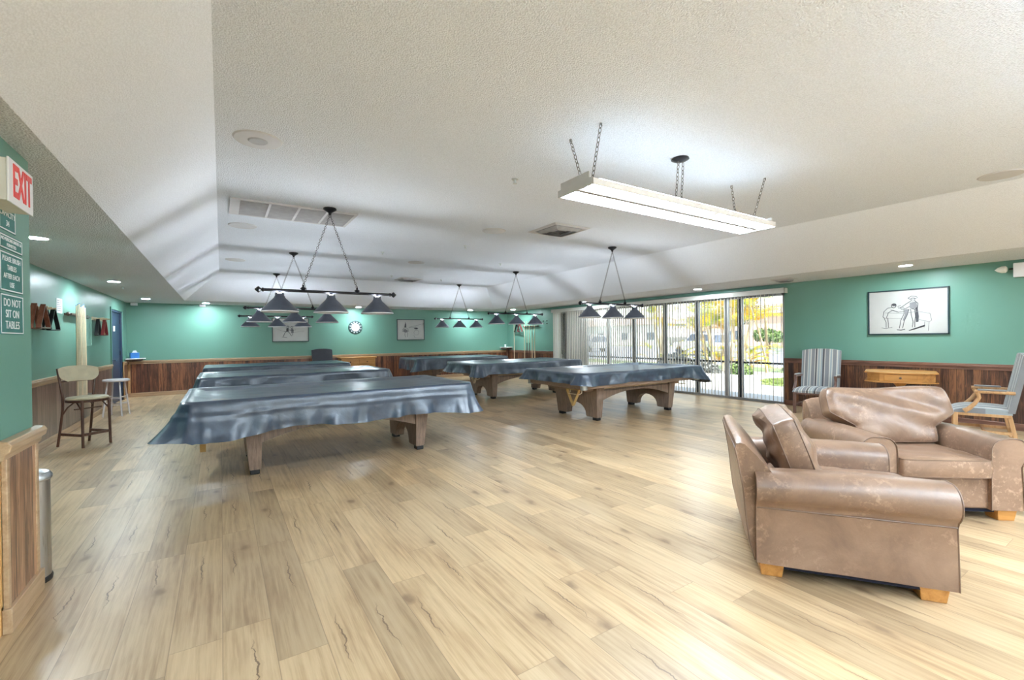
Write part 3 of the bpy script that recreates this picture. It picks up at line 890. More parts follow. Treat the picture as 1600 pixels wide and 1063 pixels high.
def table_cover(loc, label, front=.34, back=.3, left=.36, right=.34, flares=(), seed=1, zt=.832):
    NP, NI, NS = 300, 12, 18
    hx, hy, r = 1.52, .80, .10
    # perimeter points, counter-clockwise, with normals
    segs = [('l', (hx - r, -hy), (-(hx - r), -hy), (0, -1)), ]
    P = []
    def add_line(a, b, n, k):
        for i in range(k):
            q = i / k
            P.append((a[0] + (b[0] - a[0]) * q, a[1] + (b[1] - a[1]) * q, n[0], n[1]))
    def add_arc(cx, cy, a0, k):
        for i in range(k):
            a = R(a0 + 90 * i / k)
            P.append((cx + r * cos(a), cy + r * sin(a), cos(a), sin(a)))
    add_line((-(hx - r), -hy), (hx - r, -hy), (0, -1), 92)
    add_arc(hx - r, -hy + r, 270, 12)
    add_line((hx, -(hy - r)), (hx, hy - r), (1, 0), 46)
    add_arc(hx - r, hy - r, 0, 12)
    add_line((hx - r, hy), (-(hx - r), hy), (0, 1), 92)
    add_arc(-hx + r, hy - r, 90, 12)
    add_line((-hx, hy - r), (-hx, -(hy - r)), (-1, 0), 46)
    add_arc(-hx + r, -hy + r, 180, 12)
    N = len(P)
    rnd = random.Random(seed)
    mb = MB()
    rows = []
    for k in range(NI + 1):
        q = (k / NI)
        row = []
        for i, (x, y, nx, ny) in enumerate(P):
            # pull toward a central spine
            sx_ = max(-(hx - hy), min(hx - hy, x))
            px, py = sx_ + (x - sx_) * q, y * q
            dd = min(hx - abs(px), hy - abs(py))
            s_ = min(1, max(0, (dd - .10) / .07))
            z = zt - .028 * s_ * s_ * (3 - 2 * s_)
            z += .006 * noise.noise(Vector((px * 2.2, py * 5, seed * 3.1))) + .004 * noise.noise(Vector((px * 7, py * 3, seed)))
            row.append(Vector((px, py, z)))
        rows.append(row)
    arc = 0
    arcs = []
    for i in range(N):
        arcs.append(arc)
        a, b = P[i], P[(i + 1) % N]
        arc += sqrt((a[0] - b[0]) ** 2 + (a[1] - b[1]) ** 2)
    for k in range(1, NS + 1):
        v = k / NS
        row = []
        for i, (x, y, nx, ny) in enumerate(P):
            wf, wb = max(0, -ny) ** 2, max(0, ny) ** 2
            wl, wr = max(0, -nx) ** 2, max(0, nx) ** 2
            drop = (front * wf + back * wb + left * wl + right * wr) / (wf + wb + wl + wr)
            cf = max(0, 1 - (abs(abs(x) - hx) + abs(abs(y) - hy)) / .35)
            fl = .015 + .05 * cf
            for fx, fy, fr, fa, fd in flares:
                w_ = max(0, 1 - sqrt((x - fx) ** 2 + (y - fy) ** 2) / fr)
                w_ = w_ * w_ * (3 - 2 * w_)
                fl += fa * w_
                drop += fd * w_
            sv = arcs[i]
            n1 = noise.noise(Vector((sv * 3.0, seed * 7.7, v * .5)))
            n2 = noise.noise(Vector((sv * 8.5, seed * 3.3, v * .9)))
            n3 = noise.noise(Vector((sv * 2.0, v * 4, seed)))
            drop *= 1 + .13 * noise.noise(Vector((sv * 1.6, seed, 5)))
            amp = .095 * v ** 1.2
            o = .012 * min(1, k / 2) + fl * v ** 1.5 + amp * (n1 * .8 + n2 * .55) + .008 * n3 * v
            o = max(o, .004)
            o += (.007 if abs(v - .36) < .03 else 0) * (1 if front > .3 else 0) + .003 * noise.noise(Vector((sv * 22, v * 3, seed)))
            # vertical gathers at the corners
            o += .03 * cf * v * sin(sv * 62 + seed)
            row.append(Vector((x + nx * o, y + ny * o, zt - .006 - drop * v)))
        rows.append(row)
    vs = [p for row in rows for p in row]
    fs = []
    for k in range(len(rows) - 1):
        for i in range(N):
            j = (i + 1) % N
            fs.append((k * N + i, k * N + j, (k + 1) * N + j, (k + 1) * N + i))
    mb.add(vs, fs)
    o = mb.build('table_cover', VINYL, smooth=180, fix=False, loc=loc)
    return setp(o, label, 'table cover', 'dark vinyl covers over the pool tables')

XA, XB = 1.19, 6.18
ROWS = [(5.93, 6.03), (9.28, 9.45), (12.45, 12.95)]
names = [('nearest pool table in the left row, brown leg panels and arched side under its cover', 'nearest pool table in the right row, brown with a white corner casting, near the glass'),
         ('middle pool table of the left row, hidden under its dark cover behind the nearest one', 'middle pool table of the right row, brown leg panel showing under the dark cover'),
         ('farthest pool table of the left row, near the back wall and oak cabinet', 'farthest pool table of the right row, near the back wall and its sketch print')]
cn = [('large dark vinyl cover with a deep skirt draped over the nearest left pool table', 'dark vinyl cover with a short skirt on the nearest pool table of the right row'),
      ('dark vinyl cover on the middle pool table of the left row', 'dark vinyl cover on the middle pool table of the right row'),
      ('dark vinyl cover on the farthest pool table of the left row', 'dark vinyl cover on the farthest pool table of the right row')]
cv = [(dict(front=.33, left=.32, right=.31, back=.3, flares=((-1.5, -.75, .75, .14, .02), (1.5, -.75, .4, .09, .04)), seed=3),
       dict(front=.19, left=.17, right=.27, back=.2, flares=((1.5, -.75, .7, .12, .06), (-1.5, .7, .3, .03, .0)), seed=8)),
      (dict(front=.27, left=.3, right=.25, back=.25, flares=((-1.5, -.7, .4, .1, .03),), seed=12), dict(front=.24, left=.22, right=.2, back=.2, flares=((-1.5, -.7, .35, .06, .05),), seed=15)),
      (dict(front=.26, left=.26, right=.25, back=.25, seed=21), dict(front=.30, left=.33, right=.25, back=.25, flares=((-1.5, -.7, .4, .08, .03),), seed=27))]
for k in range(3):
    for c, x in ((0, XA), (1, XB)):
        pool_table((x, ROWS[k][c], 0), names[k][c])
        table_cover((x, ROWS[k][c], 0), cn[k][c], **cv[k][c])

RACKM = flat('tan_plastic_rack', (0.55, 0.36, 0.14), 0.4)
def tri_rack(name, loc, rz, mat, lab, grp, s=.36, dep=.05, cat='ball rack', tilt=0, up=False):
    """triangular ball rack hanging point down, in its local x-z plane, origin at its top middle"""
    h = s * .866
    m = MB()
    c = [(-s / 2, 0, -h), (0, 0, 0), (s / 2, 0, -h)] if up else [(-s / 2, 0, 0), (s / 2, 0, 0), (0, 0, -h)]
    pts = []
    for i in range(3):
        a, b, d = Vector(c[i - 1]), Vector(c[i]), Vector(c[(i + 1) % 3])
        for q in (.14, .0, ):
            pts.append(b.lerp(a, q) if q else None)
        pts.pop()
        pts.append(b.lerp((a + d) / 2, .05))
        pts.append(b.lerp(d, .14))
    ct = Vector((0, 0, -h * 2 / 3 if up else -h / 3))
    inner = [ct + (p - ct) * .86 for p in pts]
    n = len(pts)
    vs = [p + Vector((0, y, 0)) for y in (-dep / 2, dep / 2) for p in pts] + [p + Vector((0, y, 0)) for y in (-dep / 2, dep / 2) for p in inner]
    fs = []
    for i in range(n):
        j = (i + 1) % n
        fs += [(i, j, n + j, n + i), (2 * n + i, 3 * n + i, 3 * n + j, 2 * n + j), (i, 2 * n + i, 2 * n + j, j), (n + i, n + j, 3 * n + j, 3 * n + i)]
    m.add(vs, fs)
    o = m.build(name, mat, smooth=40, bevel=.003, loc=loc, label=lab, cat=cat, group=grp)
    o.rotation_euler = (R(tilt), 0, rz)
    return o
GR = 'ball racks hung under the table ends'
tri_rack('triangle_rack', (XA - 1.36, 5.93 - .38, .555), R(90), RACKM, 'yellow-tan triangle rack hanging under the left end of the nearest left pool table', GR, .34)
tri_rack('triangle_rack', (XB - 1.36, 6.03 - .38, .555), R(90), RACKM, 'tan triangle rack hanging under the left end of the nearest right pool table', GR, .34)
tri_rack('triangle_rack', (XB - 1.36, 9.45 - .38, .555), R(90), MAPLE, 'triangle rack tucked under the left end of the middle right pool table', GR, .22)

# ================================================================== PENDANT LAMPS
def chain(mb, p, q, link=.034, w=.011, r=.0022):
    p, q = Vector(p), Vector(q)
    d = q - p
    n = max(1, int(d.length / (link * .78)))
    d.normalize()
    a = Vector((0, 0, 1)) if abs(d.z) < .9 else Vector((1, 0, 0))
    x = a.cross(d).normalized()
    y = d.cross(x)
    for i in range(n):
        c = p.lerp(q, (i + .5) / n)
        s_ = x if i % 2 else y
        pts = [c + d * (link / 2 * cos(t)) + s_ * (w * sin(t)) for t in (2 * pi * k / 8 for k in range(8))]
        mb.tube(pts, r, 4, closed=True)

def pendant():
    t = empty('billiard_lamp', label='x', cat='pendant lamp', group='three-shade lamps above the pool tables')
    MB().lathe([(0, 1.02), (.075, 1.02), (.078, 1.005), (.05, .985), (.02, .965), (.014, .94), (0, .935)], 20).build('canopy', BLKM, t)
    for sx in (-1, 1):
        c = MB()
        chain(c, (0, 0, .94), (sx * .31, 0, .065))
        c.build('chain', BLKM, t, fix=False)
        MB().lathe([(0, .066), (.008, .06), (.013, .05), (.008, .043), (.033, .022), (.033, .016), (.014, .0), (.0, -.01)], 8, c=(sx * .31, 0, .012)).build('hanger', BLKM, t, smooth=25)
    MB().cyl((-.72, 0, 0), (.72, 0, 0), .017, n=14).build('bar', BLKM, t)
    for sx in (-1, 1):
        m = Matrix.Translation((sx * .72, 0, 0)) @ Matrix.Rotation(sx * pi / 2, 4, 'Y')
        MB().lathe([(0, -.005), (.022, 0), (.024, .012), (.014, .022), (.036, .05), (.036, .056), (.01, .085), (0, .09)], 8, m=m).build('finial', BLKM, t, smooth=25)
    for x in (-.56, 0, .56):
        sh = MB().lathe([(.022, -.040), (.044, -.042), (.045, -.020), (.048, -.020), (.048, -.048), (.062, -.075), (.110, -.125), (.160, -.178), (.196, -.218), (.199, -.226)], 32, c=(x, 0, -.014), cap=False)  # neck collar shaped to screen the added glowing ring from the side
        s_ = sh.build('lamp_shade', SHADEM, t, smooth=60, fix=False)
        MB().lathe([(.199, -.226), (.201, -.236), (.196, -.238), (.192, -.226), (.155, -.182), (.105, -.130), (.055, -.082), (.034, -.06), (.0, -.058)], 32, c=(x, 0, -.014)).build('shade_lining', RIMW, s_, smooth=60, fix=False)
        MB().lathe([(0, -.06), (.016, -.065), (.018, -.09), (.032, -.125), (.03, -.15), (.015, -.168), (0, -.172)], 14, c=(x, 0, -.014)).build('bulb', BULB, s_, smooth=80)
        MB().lathe([(0, -.010), (.016, -.010), (.024, -.030), (0, -.030)], 12, c=(x, 0, 0)).build('socket', BLKM, s_)
        MB().lathe([(.0235, -.0355), (.0235, -.0185)], 16, c=(x, 0, -.014), cap=False).build('added_neck_glow', NECKL, s_, smooth=0, fix=False)  # added glowing ring that throws light up at the ceiling
    return t
LA = [(1.13, 5.80, 'three-shade lamp hanging over the nearest left pool table, largest of the hanging lamps'),
      (1.13, 9.07, 'three-shade lamp hanging over the middle pool table of the left row'),
      (1.13, 12.1, 'three-shade lamp over the farthest left pool table, seen below the other two of its row'),
      (5.90, 5.80, 'three-shade lamp over the nearest right pool table, seen before the glass doors and vanes'),
      (6.02, 9.12, 'three-shade lamp over the middle right pool table, seen in front of the right cue rack'),
      (5.96, 12.1, 'three-shade lamp over the farthest right pool table, right of the sketch print')]
l0 = pendant()
for i, (x, y, lb) in enumerate(LA):
    o = l0 if i == 0 else copy_tree(l0)
    o.location = (x, y, 1.98)
    o['label'] = lb

# fluorescent fixture on chains
CHG = flat('grey_steel_chain', (0.17, 0.16, 0.15), 0.4, 0.7)
def fluor(cx, cy, lab, up=None):
    t = empty('fluorescent_light', (cx, cy, 2.5), label=lab, cat='ceiling light', group='long suspended fluorescent lights')
    hl, hw = 1.25, .195
    h = MB()
    h.prism([(-hw, 0), (-hw, .045), (-.11, .075), (-.07, .105), (.07, .105), (.11, .075), (hw, .045), (hw, 0), (hw - .012, 0), (hw - .012, .03), (-hw + .012, .03), (-hw + .012, 0)], -hl, hl, 'x')
    h.build('housing', RIMW, t)
    for sx in (-1, 1):
        MB().prism([(-hw, -.004), (-hw, .05), (-hw + .035, .052), (-hw + .035, .10), (hw - .035, .10), (hw - .035, .052), (hw, .05), (hw, -.004)], sx * hl - .006, sx * hl + .006, 'x').build('end_plate', DISC if sx < 0 else RIMW, t)
    for sy in (-1, 1):
        MB().prism([(sy * .105 + .058 * cos(a), .030 - .022 * sin(a)) for a in (pi * k / 8 for k in range(9))], -hl + .02, hl - .02, 'x').build('diffuser', TUBE, t)
    for sy in (-1, 1):
        MB().box((-hl + .1, sy * .135 - .03, .0625), (hl - .1, sy * .135 + .03, .0645), None).build('added_top_slot', up or UPL, t, smooth=0)  # glowing strips added on top to brighten the ceiling
    MB().prism([(-.042, .028), (-.02, .006), (.02, .006), (.042, .028)], -hl + .01, hl - .01, 'x').build('ballast_cover', VENTG, t, smooth=0)
    MB().box((.22, -hw - .002, -.012), (.26, -hw + .06, .0)).build('clip', RIMW, t)
    for bx, by, tx, ty in ((-1.07, .10, -1.11, .21), (-1.13, -.06, -1.09, -.12), (1.05, .10, 1.10, .18), (1.08, -.06, 1.18, -.13)):
        c = MB()
        chain(c, (bx, by, .085), (tx, ty, .5), .045, .012, .003)
        c.build('chain', CHG, t, fix=False)
        MB().tube([(tx, ty, .5), (tx, ty, .488), (tx + .01, ty, .48)], .004, 5).build('ceiling_hook', CHG, t)
    for dx in (-.03, .05):
        c = MB()
        chain(c, (dx, .03, .10), (dx * .8, 0, .47), .040, .011, .003)
        c.build('power_chain', CHG, t, fix=False)
    MB().lathe([(0, .50), (.075, .50), (.078, .49), (.05, .475), (.02, .468), (0, .465)], 20).build('canopy', BLKM, t)
    return t
fluor(3.50, 2.59, 'long white two-tube fluorescent fixture hanging on chains from the tray ceiling')
for fx, fy, lb in ((3.5, -.75, 'added unseen fluorescent fixture behind the viewer in the middle of the tray'), (.9, -1.6, 'added unseen fluorescent fixture behind the viewer near the left tray edge'), (6.0, -1.6, 'added unseen fluorescent fixture behind the viewer near the right tray edge')):
    fluor(fx, fy, lb, UPB)  # lamps added out of view to brighten the near floor and ceiling

# ceiling discs, vents, sprinklers
def disc(x, y, lab, inner=False):
    t = empty('ceiling_disc', (x, y, ZT), label=lab, cat='ceiling cover', group='round covers in the tray ceiling')
    MB().lathe([(0, -.012), (.15, -.012), (.165, -.010), (.175, 0)], 40).build('cover_plate', DISC, t)
    if inner:
        MB().lathe([(0, -.02), (.062, -.02), (.072, -.012)], 30).build('center_cap', VENTG, t)
disc(.265, 4.10, 'round ceiling cover with a darker centre, nearest one on the left of the tray', True)
disc(.27, 7.26, 'plain round ceiling cover between the long return grille and the left tray edge')
disc(.255, 10.37, 'plain round ceiling cover farthest along the left of the tray')
disc(3.44, 5.79, 'plain round ceiling cover left of the nearer square air diffuser')
disc(3.44, 8.97, 'plain round ceiling cover in front of the farther square air diffuser')
disc(6.69, 1.15, 'plain round ceiling cover near the right edge of the tray')

t = empty('return_grille', (.80, 6.23, ZT), label='long grey return air grille of four louvred panels in the tray ceiling', cat='vent')
MB().box((-.60, -.33, -.010), (.645, .33, -.001)).build('backing', GREYV, t)
fr = MB().box((-.70, -.36, -.02), (-.60, .36, -.001)).box((.645, -.36, -.02), (.68, .36, -.001)).box((-.60, .33, -.02), (.645, .36, -.001)).box((-.60, -.36, -.02), (.645, -.33, -.001))
for x in (-.30, .01, .33): fr.box((x - .013, -.33, -.02), (x + .013, .33, -.001))
fr.build('grille_frame', DISC, t)
lv = MB()
for i in range(26):
    y = -.32 + i * .0255
    lv.box((-.6, y, -.017), (.645, y + .012, -.012))
lv.build('louvre', VENTG, t, smooth=0)

def diffuser(x, y, s, lab, name='air_diffuser', z=ZT):
    t = empty(name, (x, y, z), label=lab, cat='vent', group='square ceiling air diffusers')
    h = s / 2
    m = MB()
    vs = [(-h, -h, -.004), (h, -h, -.004), (h, h, -.004), (-h, h, -.004)]
    k = h * .86
    vs += [(-k, -k, -.022), (k, -k, -.022), (k, k, -.022), (-k, k, -.022)]
    k2 = h * .80
    vs += [(-k2, -k2, -.004), (k2, -k2, -.004), (k2, k2, -.004), (-k2, k2, -.004)]
    m.add(vs, [(i, (i + 1) % 4, 4 + (i + 1) % 4, 4 + i) for i in range(4)] + [(4 + i, 4 + (i + 1) % 4, 8 + (i + 1) % 4, 8 + i) for i in range(4)])
    m.build('diffuser_frame', DISC, t, smooth=0, fix=False)
    MB().box((-k2, -k2, -.003), (k2, k2, -.001)).build('throat', GREYV, t, smooth=0)
    # pyramid of angled blades
    c = MB()
    for a, b in ((.72, .10), (.50, .075), (.28, .05)):
        q = h * a
        q2 = q * .78
        vs = [(-q, -q, -.012), (q, -q, -.012), (q, q, -.012), (-q, q, -.012), (-q2, -q2, -.012 - b * .35), (q2, -q2, -.012 - b * .35), (q2, q2, -.012 - b * .35), (-q2, q2, -.012 - b * .35)]
        c.add(vs, [(i, (i + 1) % 4, 4 + (i + 1) % 4, 4 + i) for i in range(4)])
    c.build('blade', VENTG, t, smooth=0, fix=False)
diffuser(4.25, 5.26, .68, 'square air diffuser in the tray ceiling beyond the hanging fluorescent fixture')
diffuser(4.22, 11.6, .62, 'farther square air diffuser near the back edge of the tray ceiling')
diffuser(8.72, 4.25, .34, 'small square air diffuser in the low soffit above the right end of the glass doors', z=ZC)

spr = MB().lathe([(0, 0), (.035, 0), (.035, -.006), (.012, -.012), (.010, -.04), (.022, -.043), (.022, -.047), (0, -.05)], 14)
SPL = [(2.51, 3.8, ZT, 'ceiling sprinkler nearest the viewer, left of the fluorescent fixture'), (3.56, 6.96, ZT, 'ceiling sprinkler behind the round cover left of the nearer square diffuser'),
       (2.50, 8.21, ZT, 'ceiling sprinkler right of the long grille, above the clock'), (5.06, 8.27, ZT, 'ceiling sprinkler near the chains of the middle right lamp'),
       (3.62, 11.16, ZT, 'tiny far sprinkler left of the farther square diffuser'), (5.03, 11.3, ZT, 'tiny far sprinkler right of the farther square diffuser'),
       (-1.49, 10.74, ZC, 'sprinkler in the low left soffit behind the second downlight')]
s0 = spr.build('ceiling_sprinkler', CAST, loc=SPL[0][:3], label=SPL[0][3], cat='sprinkler', group='ceiling sprinklers')
for x, y, z, lb in SPL[1:]:
    c = s0.copy(); COL.objects.link(c); c.location = (x, y, z); c['label'] = lb

# recessed downlights in the soffit ring
DLT = [(-1.48, 6.13, 'downlight in the low left soffit, just beyond the green sign wall'), (-1.49, 9.91, 'downlight in the left soffit above the left cue rack'),
      (-1.47, 13.52, 'downlight in the left soffit near the navy door'), (-.33, 14.45, 'downlight in the back soffit below the left corner of the tray'),
      (3.62, 14.45, 'downlight in the back soffit above the wall clock'), (7.55, 14.45, 'downlight in the back soffit right of the farthest right lamp'),
      (8.86, 13.64, 'downlight in the far right soffit by the right cue rack'), (8.84, 9.87, 'downlight in the right soffit near the left half of the glass doors'),
      (8.80, 6.10, 'downlight in the right soffit above the middle of the glass doors'), (8.68, 2.49, 'downlight in the right soffit above the large framed print'),
      (8.68, -1.2, 'downlight in the right soffit behind the viewer'), (-1.48, -.6, 'downlight in the left soffit behind the viewer'), (2.0, -3.65, 'downlight in the rear soffit behind the viewer'), (6.0, -3.65, 'downlight in the rear soffit behind the viewer, nearer the right wall')]
d0 = empty('downlight', label='x', cat='downlight', group='recessed downlights in the soffit')
MB().lathe([(.075, -.001), (.078, -.006), (.098, -.005), (.10, 0)], 32).build('trim_ring', RIMW, d0)
MB().lathe([(0, -.004), (.073, -.004), (.076, -.001)], 28).build('lens', LENS, d0)
for i, (x, y, lb) in enumerate(DLT):
    o = d0 if i == 0 else copy_tree(d0)
    o.location = (x, y, ZC)
    o['label'] = lb

# ================================================================== ARMCHAIRS
def pillow(mb, wb, wt, h, T, box, seed, wr=.012, nx=34, nz=26):
    def pt(i, j, sgn):
        u, v = -1 + 2 * i / nx, -1 + 2 * j / nz
        w_ = (wb + (wt - wb) * min(1, max(0, (v + .45) / .5)) ** 1.0) / 2
        # rounded outline
        e = 6
        ru = u * (1 - .06 * abs(v) ** e)
        rv = v * (1 - .05 * abs(u) ** e)
        x = w_ * ru
        z = h / 2 * rv + .012 * sin(u * 3.1 + seed) * (v > 0) * v
        puff = ((1 - abs(u) ** 3.2) * (1 - abs(v) ** 3.2)) ** .55 if abs(u) < 1 and abs(v) < 1 else 0
        wz = noise.noise(Vector((x * 7 + seed, z * 5, sgn * 2.0))) * wr * 1.4 + noise.noise(Vector((x * 3 + z * 9, z * 2, seed + sgn))) * wr * 1.6
        y = -sgn * (box / 2 + (T - box) / 2 * puff + wz * min(1, puff * 3))
        return Vector((x, y, z))
    mb.grid(lambda i, j: pt(i, j, 1), nx + 1, nz + 1)
    mb.grid(lambda i, j: pt(nx - i, j, -1), nx + 1, nz + 1)
    edge = [(i, 0) for i in range(nx)] + [(nx, j) for j in range(nz)] + [(nx - i, nz) for i in range(nx)] + [(0, nz - j) for j in range(nz)]
    A = [pt(i, j, 1) for i, j in edge]
    B = [pt(i, j, -1) for i, j in edge]
    n = len(edge)
    bul = []
    ct = Vector((0, 0, 0))
    for a, b in zip(A, B):
        m_ = (a + b) / 2
        d_ = Vector((m_.x, 0, m_.z)).normalized() * .012
        bul.append(m_ + d_)
    mb.add(A + bul + B, [(i, (i + 1) % n, n + (i + 1) % n, n + i) for i in range(n)] + [(n + i, n + (i + 1) % n, 2 * n + (i + 1) % n, 2 * n + i) for i in range(n)])
    return A, B

def armchair(loc, rz, lab, seed, tw=.80, tilt=-20, pz=.66, py=.20, prot=0, ph=.48):
    t = empty('armchair', loc, rz, label=lab, cat='armchair', group='brown leather armchairs')
    ix, ox = .315, .545
    # base
    MB().box((-ix - .01, -.43, .085), (ix + .01, .34, .315)).build('base', LEATHER, t, bevel=.018, seg=3)
    MB().box((-.50, -.40, .055), (.50, .38, .09)).build('bottom_lining', FELTN, t)
    # arms
    for s_ in (-1, 1):
        xc, zc, r = ox - .075, .515, .100
        prof = [(ix, .085), (ix, .50), (ix + .004, .545), (ix + .02, .578), (ix + .05, .602), (ix + .09, .613)]
        for k in range(15):
            a = R(95 - k * 10.6)
            prof.append((xc + r * cos(a), zc + r * sin(a)))
        prof = [p for p in prof if True]
        prof += [(ox - .028, .405), (ox - .02, .25), (ox - .012, .085)]
        m = MB()
        NYs = 12
        n = len(prof)
        vs = []
        for k in range(NYs + 1):
            q = k / NYs
            y = -.455 + .905 * q
            for x, z in prof:
                zz = z + (.012 * sin(q * pi) if z > .4 else 0) - (.01 * q if z > .4 else 0)
                xx = x + (.006 * noise.noise(Vector((y * 6, z * 6, seed))) if z < .42 and x > ix + .05 else 0)
                vs.append((s_ * xx, y, zz))
        fs = [(k * n + i, k * n + (i + 1) % n, (k + 1) * n + (i + 1) % n, (k + 1) * n + i) for k in range(NYs) for i in range(n)]
        m.add(vs, fs)
        m.add([vs[i] for i in range(n)], [tuple(range(n))])
        m.add([vs[NYs * n + i] for i in range(n)], [tuple(range(n))])
        bmw = m.build('arm', LEATHER, t, smooth=50, bevel=.0)
        MB().tube([(s_ * x, -.458, z) for x, z in prof], .0042, 6).build('piping', PIPE, bmw, smooth=60)
        MB().tube([(s_ * (ox - .024), -.455 + .90 * q, .408 - .006 * q) for q in (0, .25, .5, .75, 1)], .004, 5).build('piping', PIPE, bmw, smooth=60)
    # back
    bp_ = [(.30, .085), (.455, .085), (.485, .20), (.50, .33), (.515, .50), (.54, .66), (.555, .735), (.548, .762), (.525, .772), (.50, .765), (.44, .70), (.36, .60), (.29, .44)]
    m = MB()
    NX = 16
    vs = []
    n = len(bp_)
    for k in range(NX + 1):
        u = -1 + 2 * k / NX
        x = .50 * u
        for y, z in bp_:
            top = max(0, (z - .6) / .17)
            vs.append((x * (1 - .03 * top), y + .012 * (1 - u * u) * (y > .45), z + .022 * top * (1 - u ** 4) - .012 * top * (abs(u) > .93)))
    m.add(vs, [(k * n + i, k * n + (i + 1) % n, (k + 1) * n + (i + 1) % n, (k + 1) * n + i) for k in range(NX) for i in range(n)])
    m.add(vs[:n], [tuple(range(n))])
    m.add(vs[-n:], [tuple(range(n))])
    bk = m.build('back', LEATHER, t, smooth=50)
    MB().tube([vs[k * n + 6] for k in range(NX + 1)], .0042, 6).build('piping', PIPE, bk, smooth=60)
    for e in (0, NX):
        MB().tube([vs[e * n + i] for i in range(1, 9)], .0042, 6).build('piping', PIPE, bk, smooth=60)
    # seat cushion
    m = MB()
    A, B = pillow(m, .635, .635, .80, .165, .125, seed, .006)
    mt = Matrix.Translation((0, -.125, .395)) @ Matrix.Rotation(R(90), 4, 'X')
    # pillow front (-y) turned up: rotate about x so local -y -> +z
    mt = Matrix.Translation((0, -.10, .395)) @ Matrix.Rotation(R(-90), 4, 'X')
    m.v = [mt @ v for v in m.v]
    sc = m.build('seat_cushion', LEATHER, t, smooth=60)
    for E_ in (A, B):
        MB().tube([mt @ p for p in E_], .004, 5, closed=True).build('piping', PIPE, sc, smooth=60)
    # back cushion
    m = MB()
    A, B = pillow(m, .62, tw, ph, .23, .12, seed + 5, .022)
    mt = Matrix.Translation((0, py, pz)) @ Matrix.Rotation(R(prot), 4, 'Y') @ Matrix.Rotation(R(tilt), 4, 'X')
    m.v = [mt @ v for v in m.v]
    bc = m.build('back_cushion', LEATHER, t, smooth=60)
    for E_ in (A, B):
        MB().tube([mt @ p for p in E_], .0042, 5, closed=True).build('piping', PIPE, bc, smooth=60)
    for sx in (-1, 1):
        for yy in (-.37, .37):
            f = MB().box((sx * .44 - .065, yy - .065, 0), (sx * .44 + .065, yy + .065, .09))
            for v in f.v:
                if v.z < .01:
                    v.x = sx * .44 + (v.x - sx * .44) * .82
                    v.y = yy + (v.y - yy) * .82
            f.build('foot', OAK, t, bevel=.004)
    return t
armchair((3.279, 1.371, 0), R(35.8), 'worn brown leather armchair nearest the viewer, seen from its side', 2, tw=.66)
armchair((4.80, 1.43, 0), R(-39.7), 'worn brown leather armchair with a wide slumped back cushion, in front of the drawer table', 7, tw=.98, pz=.68, py=.14, tilt=-24)

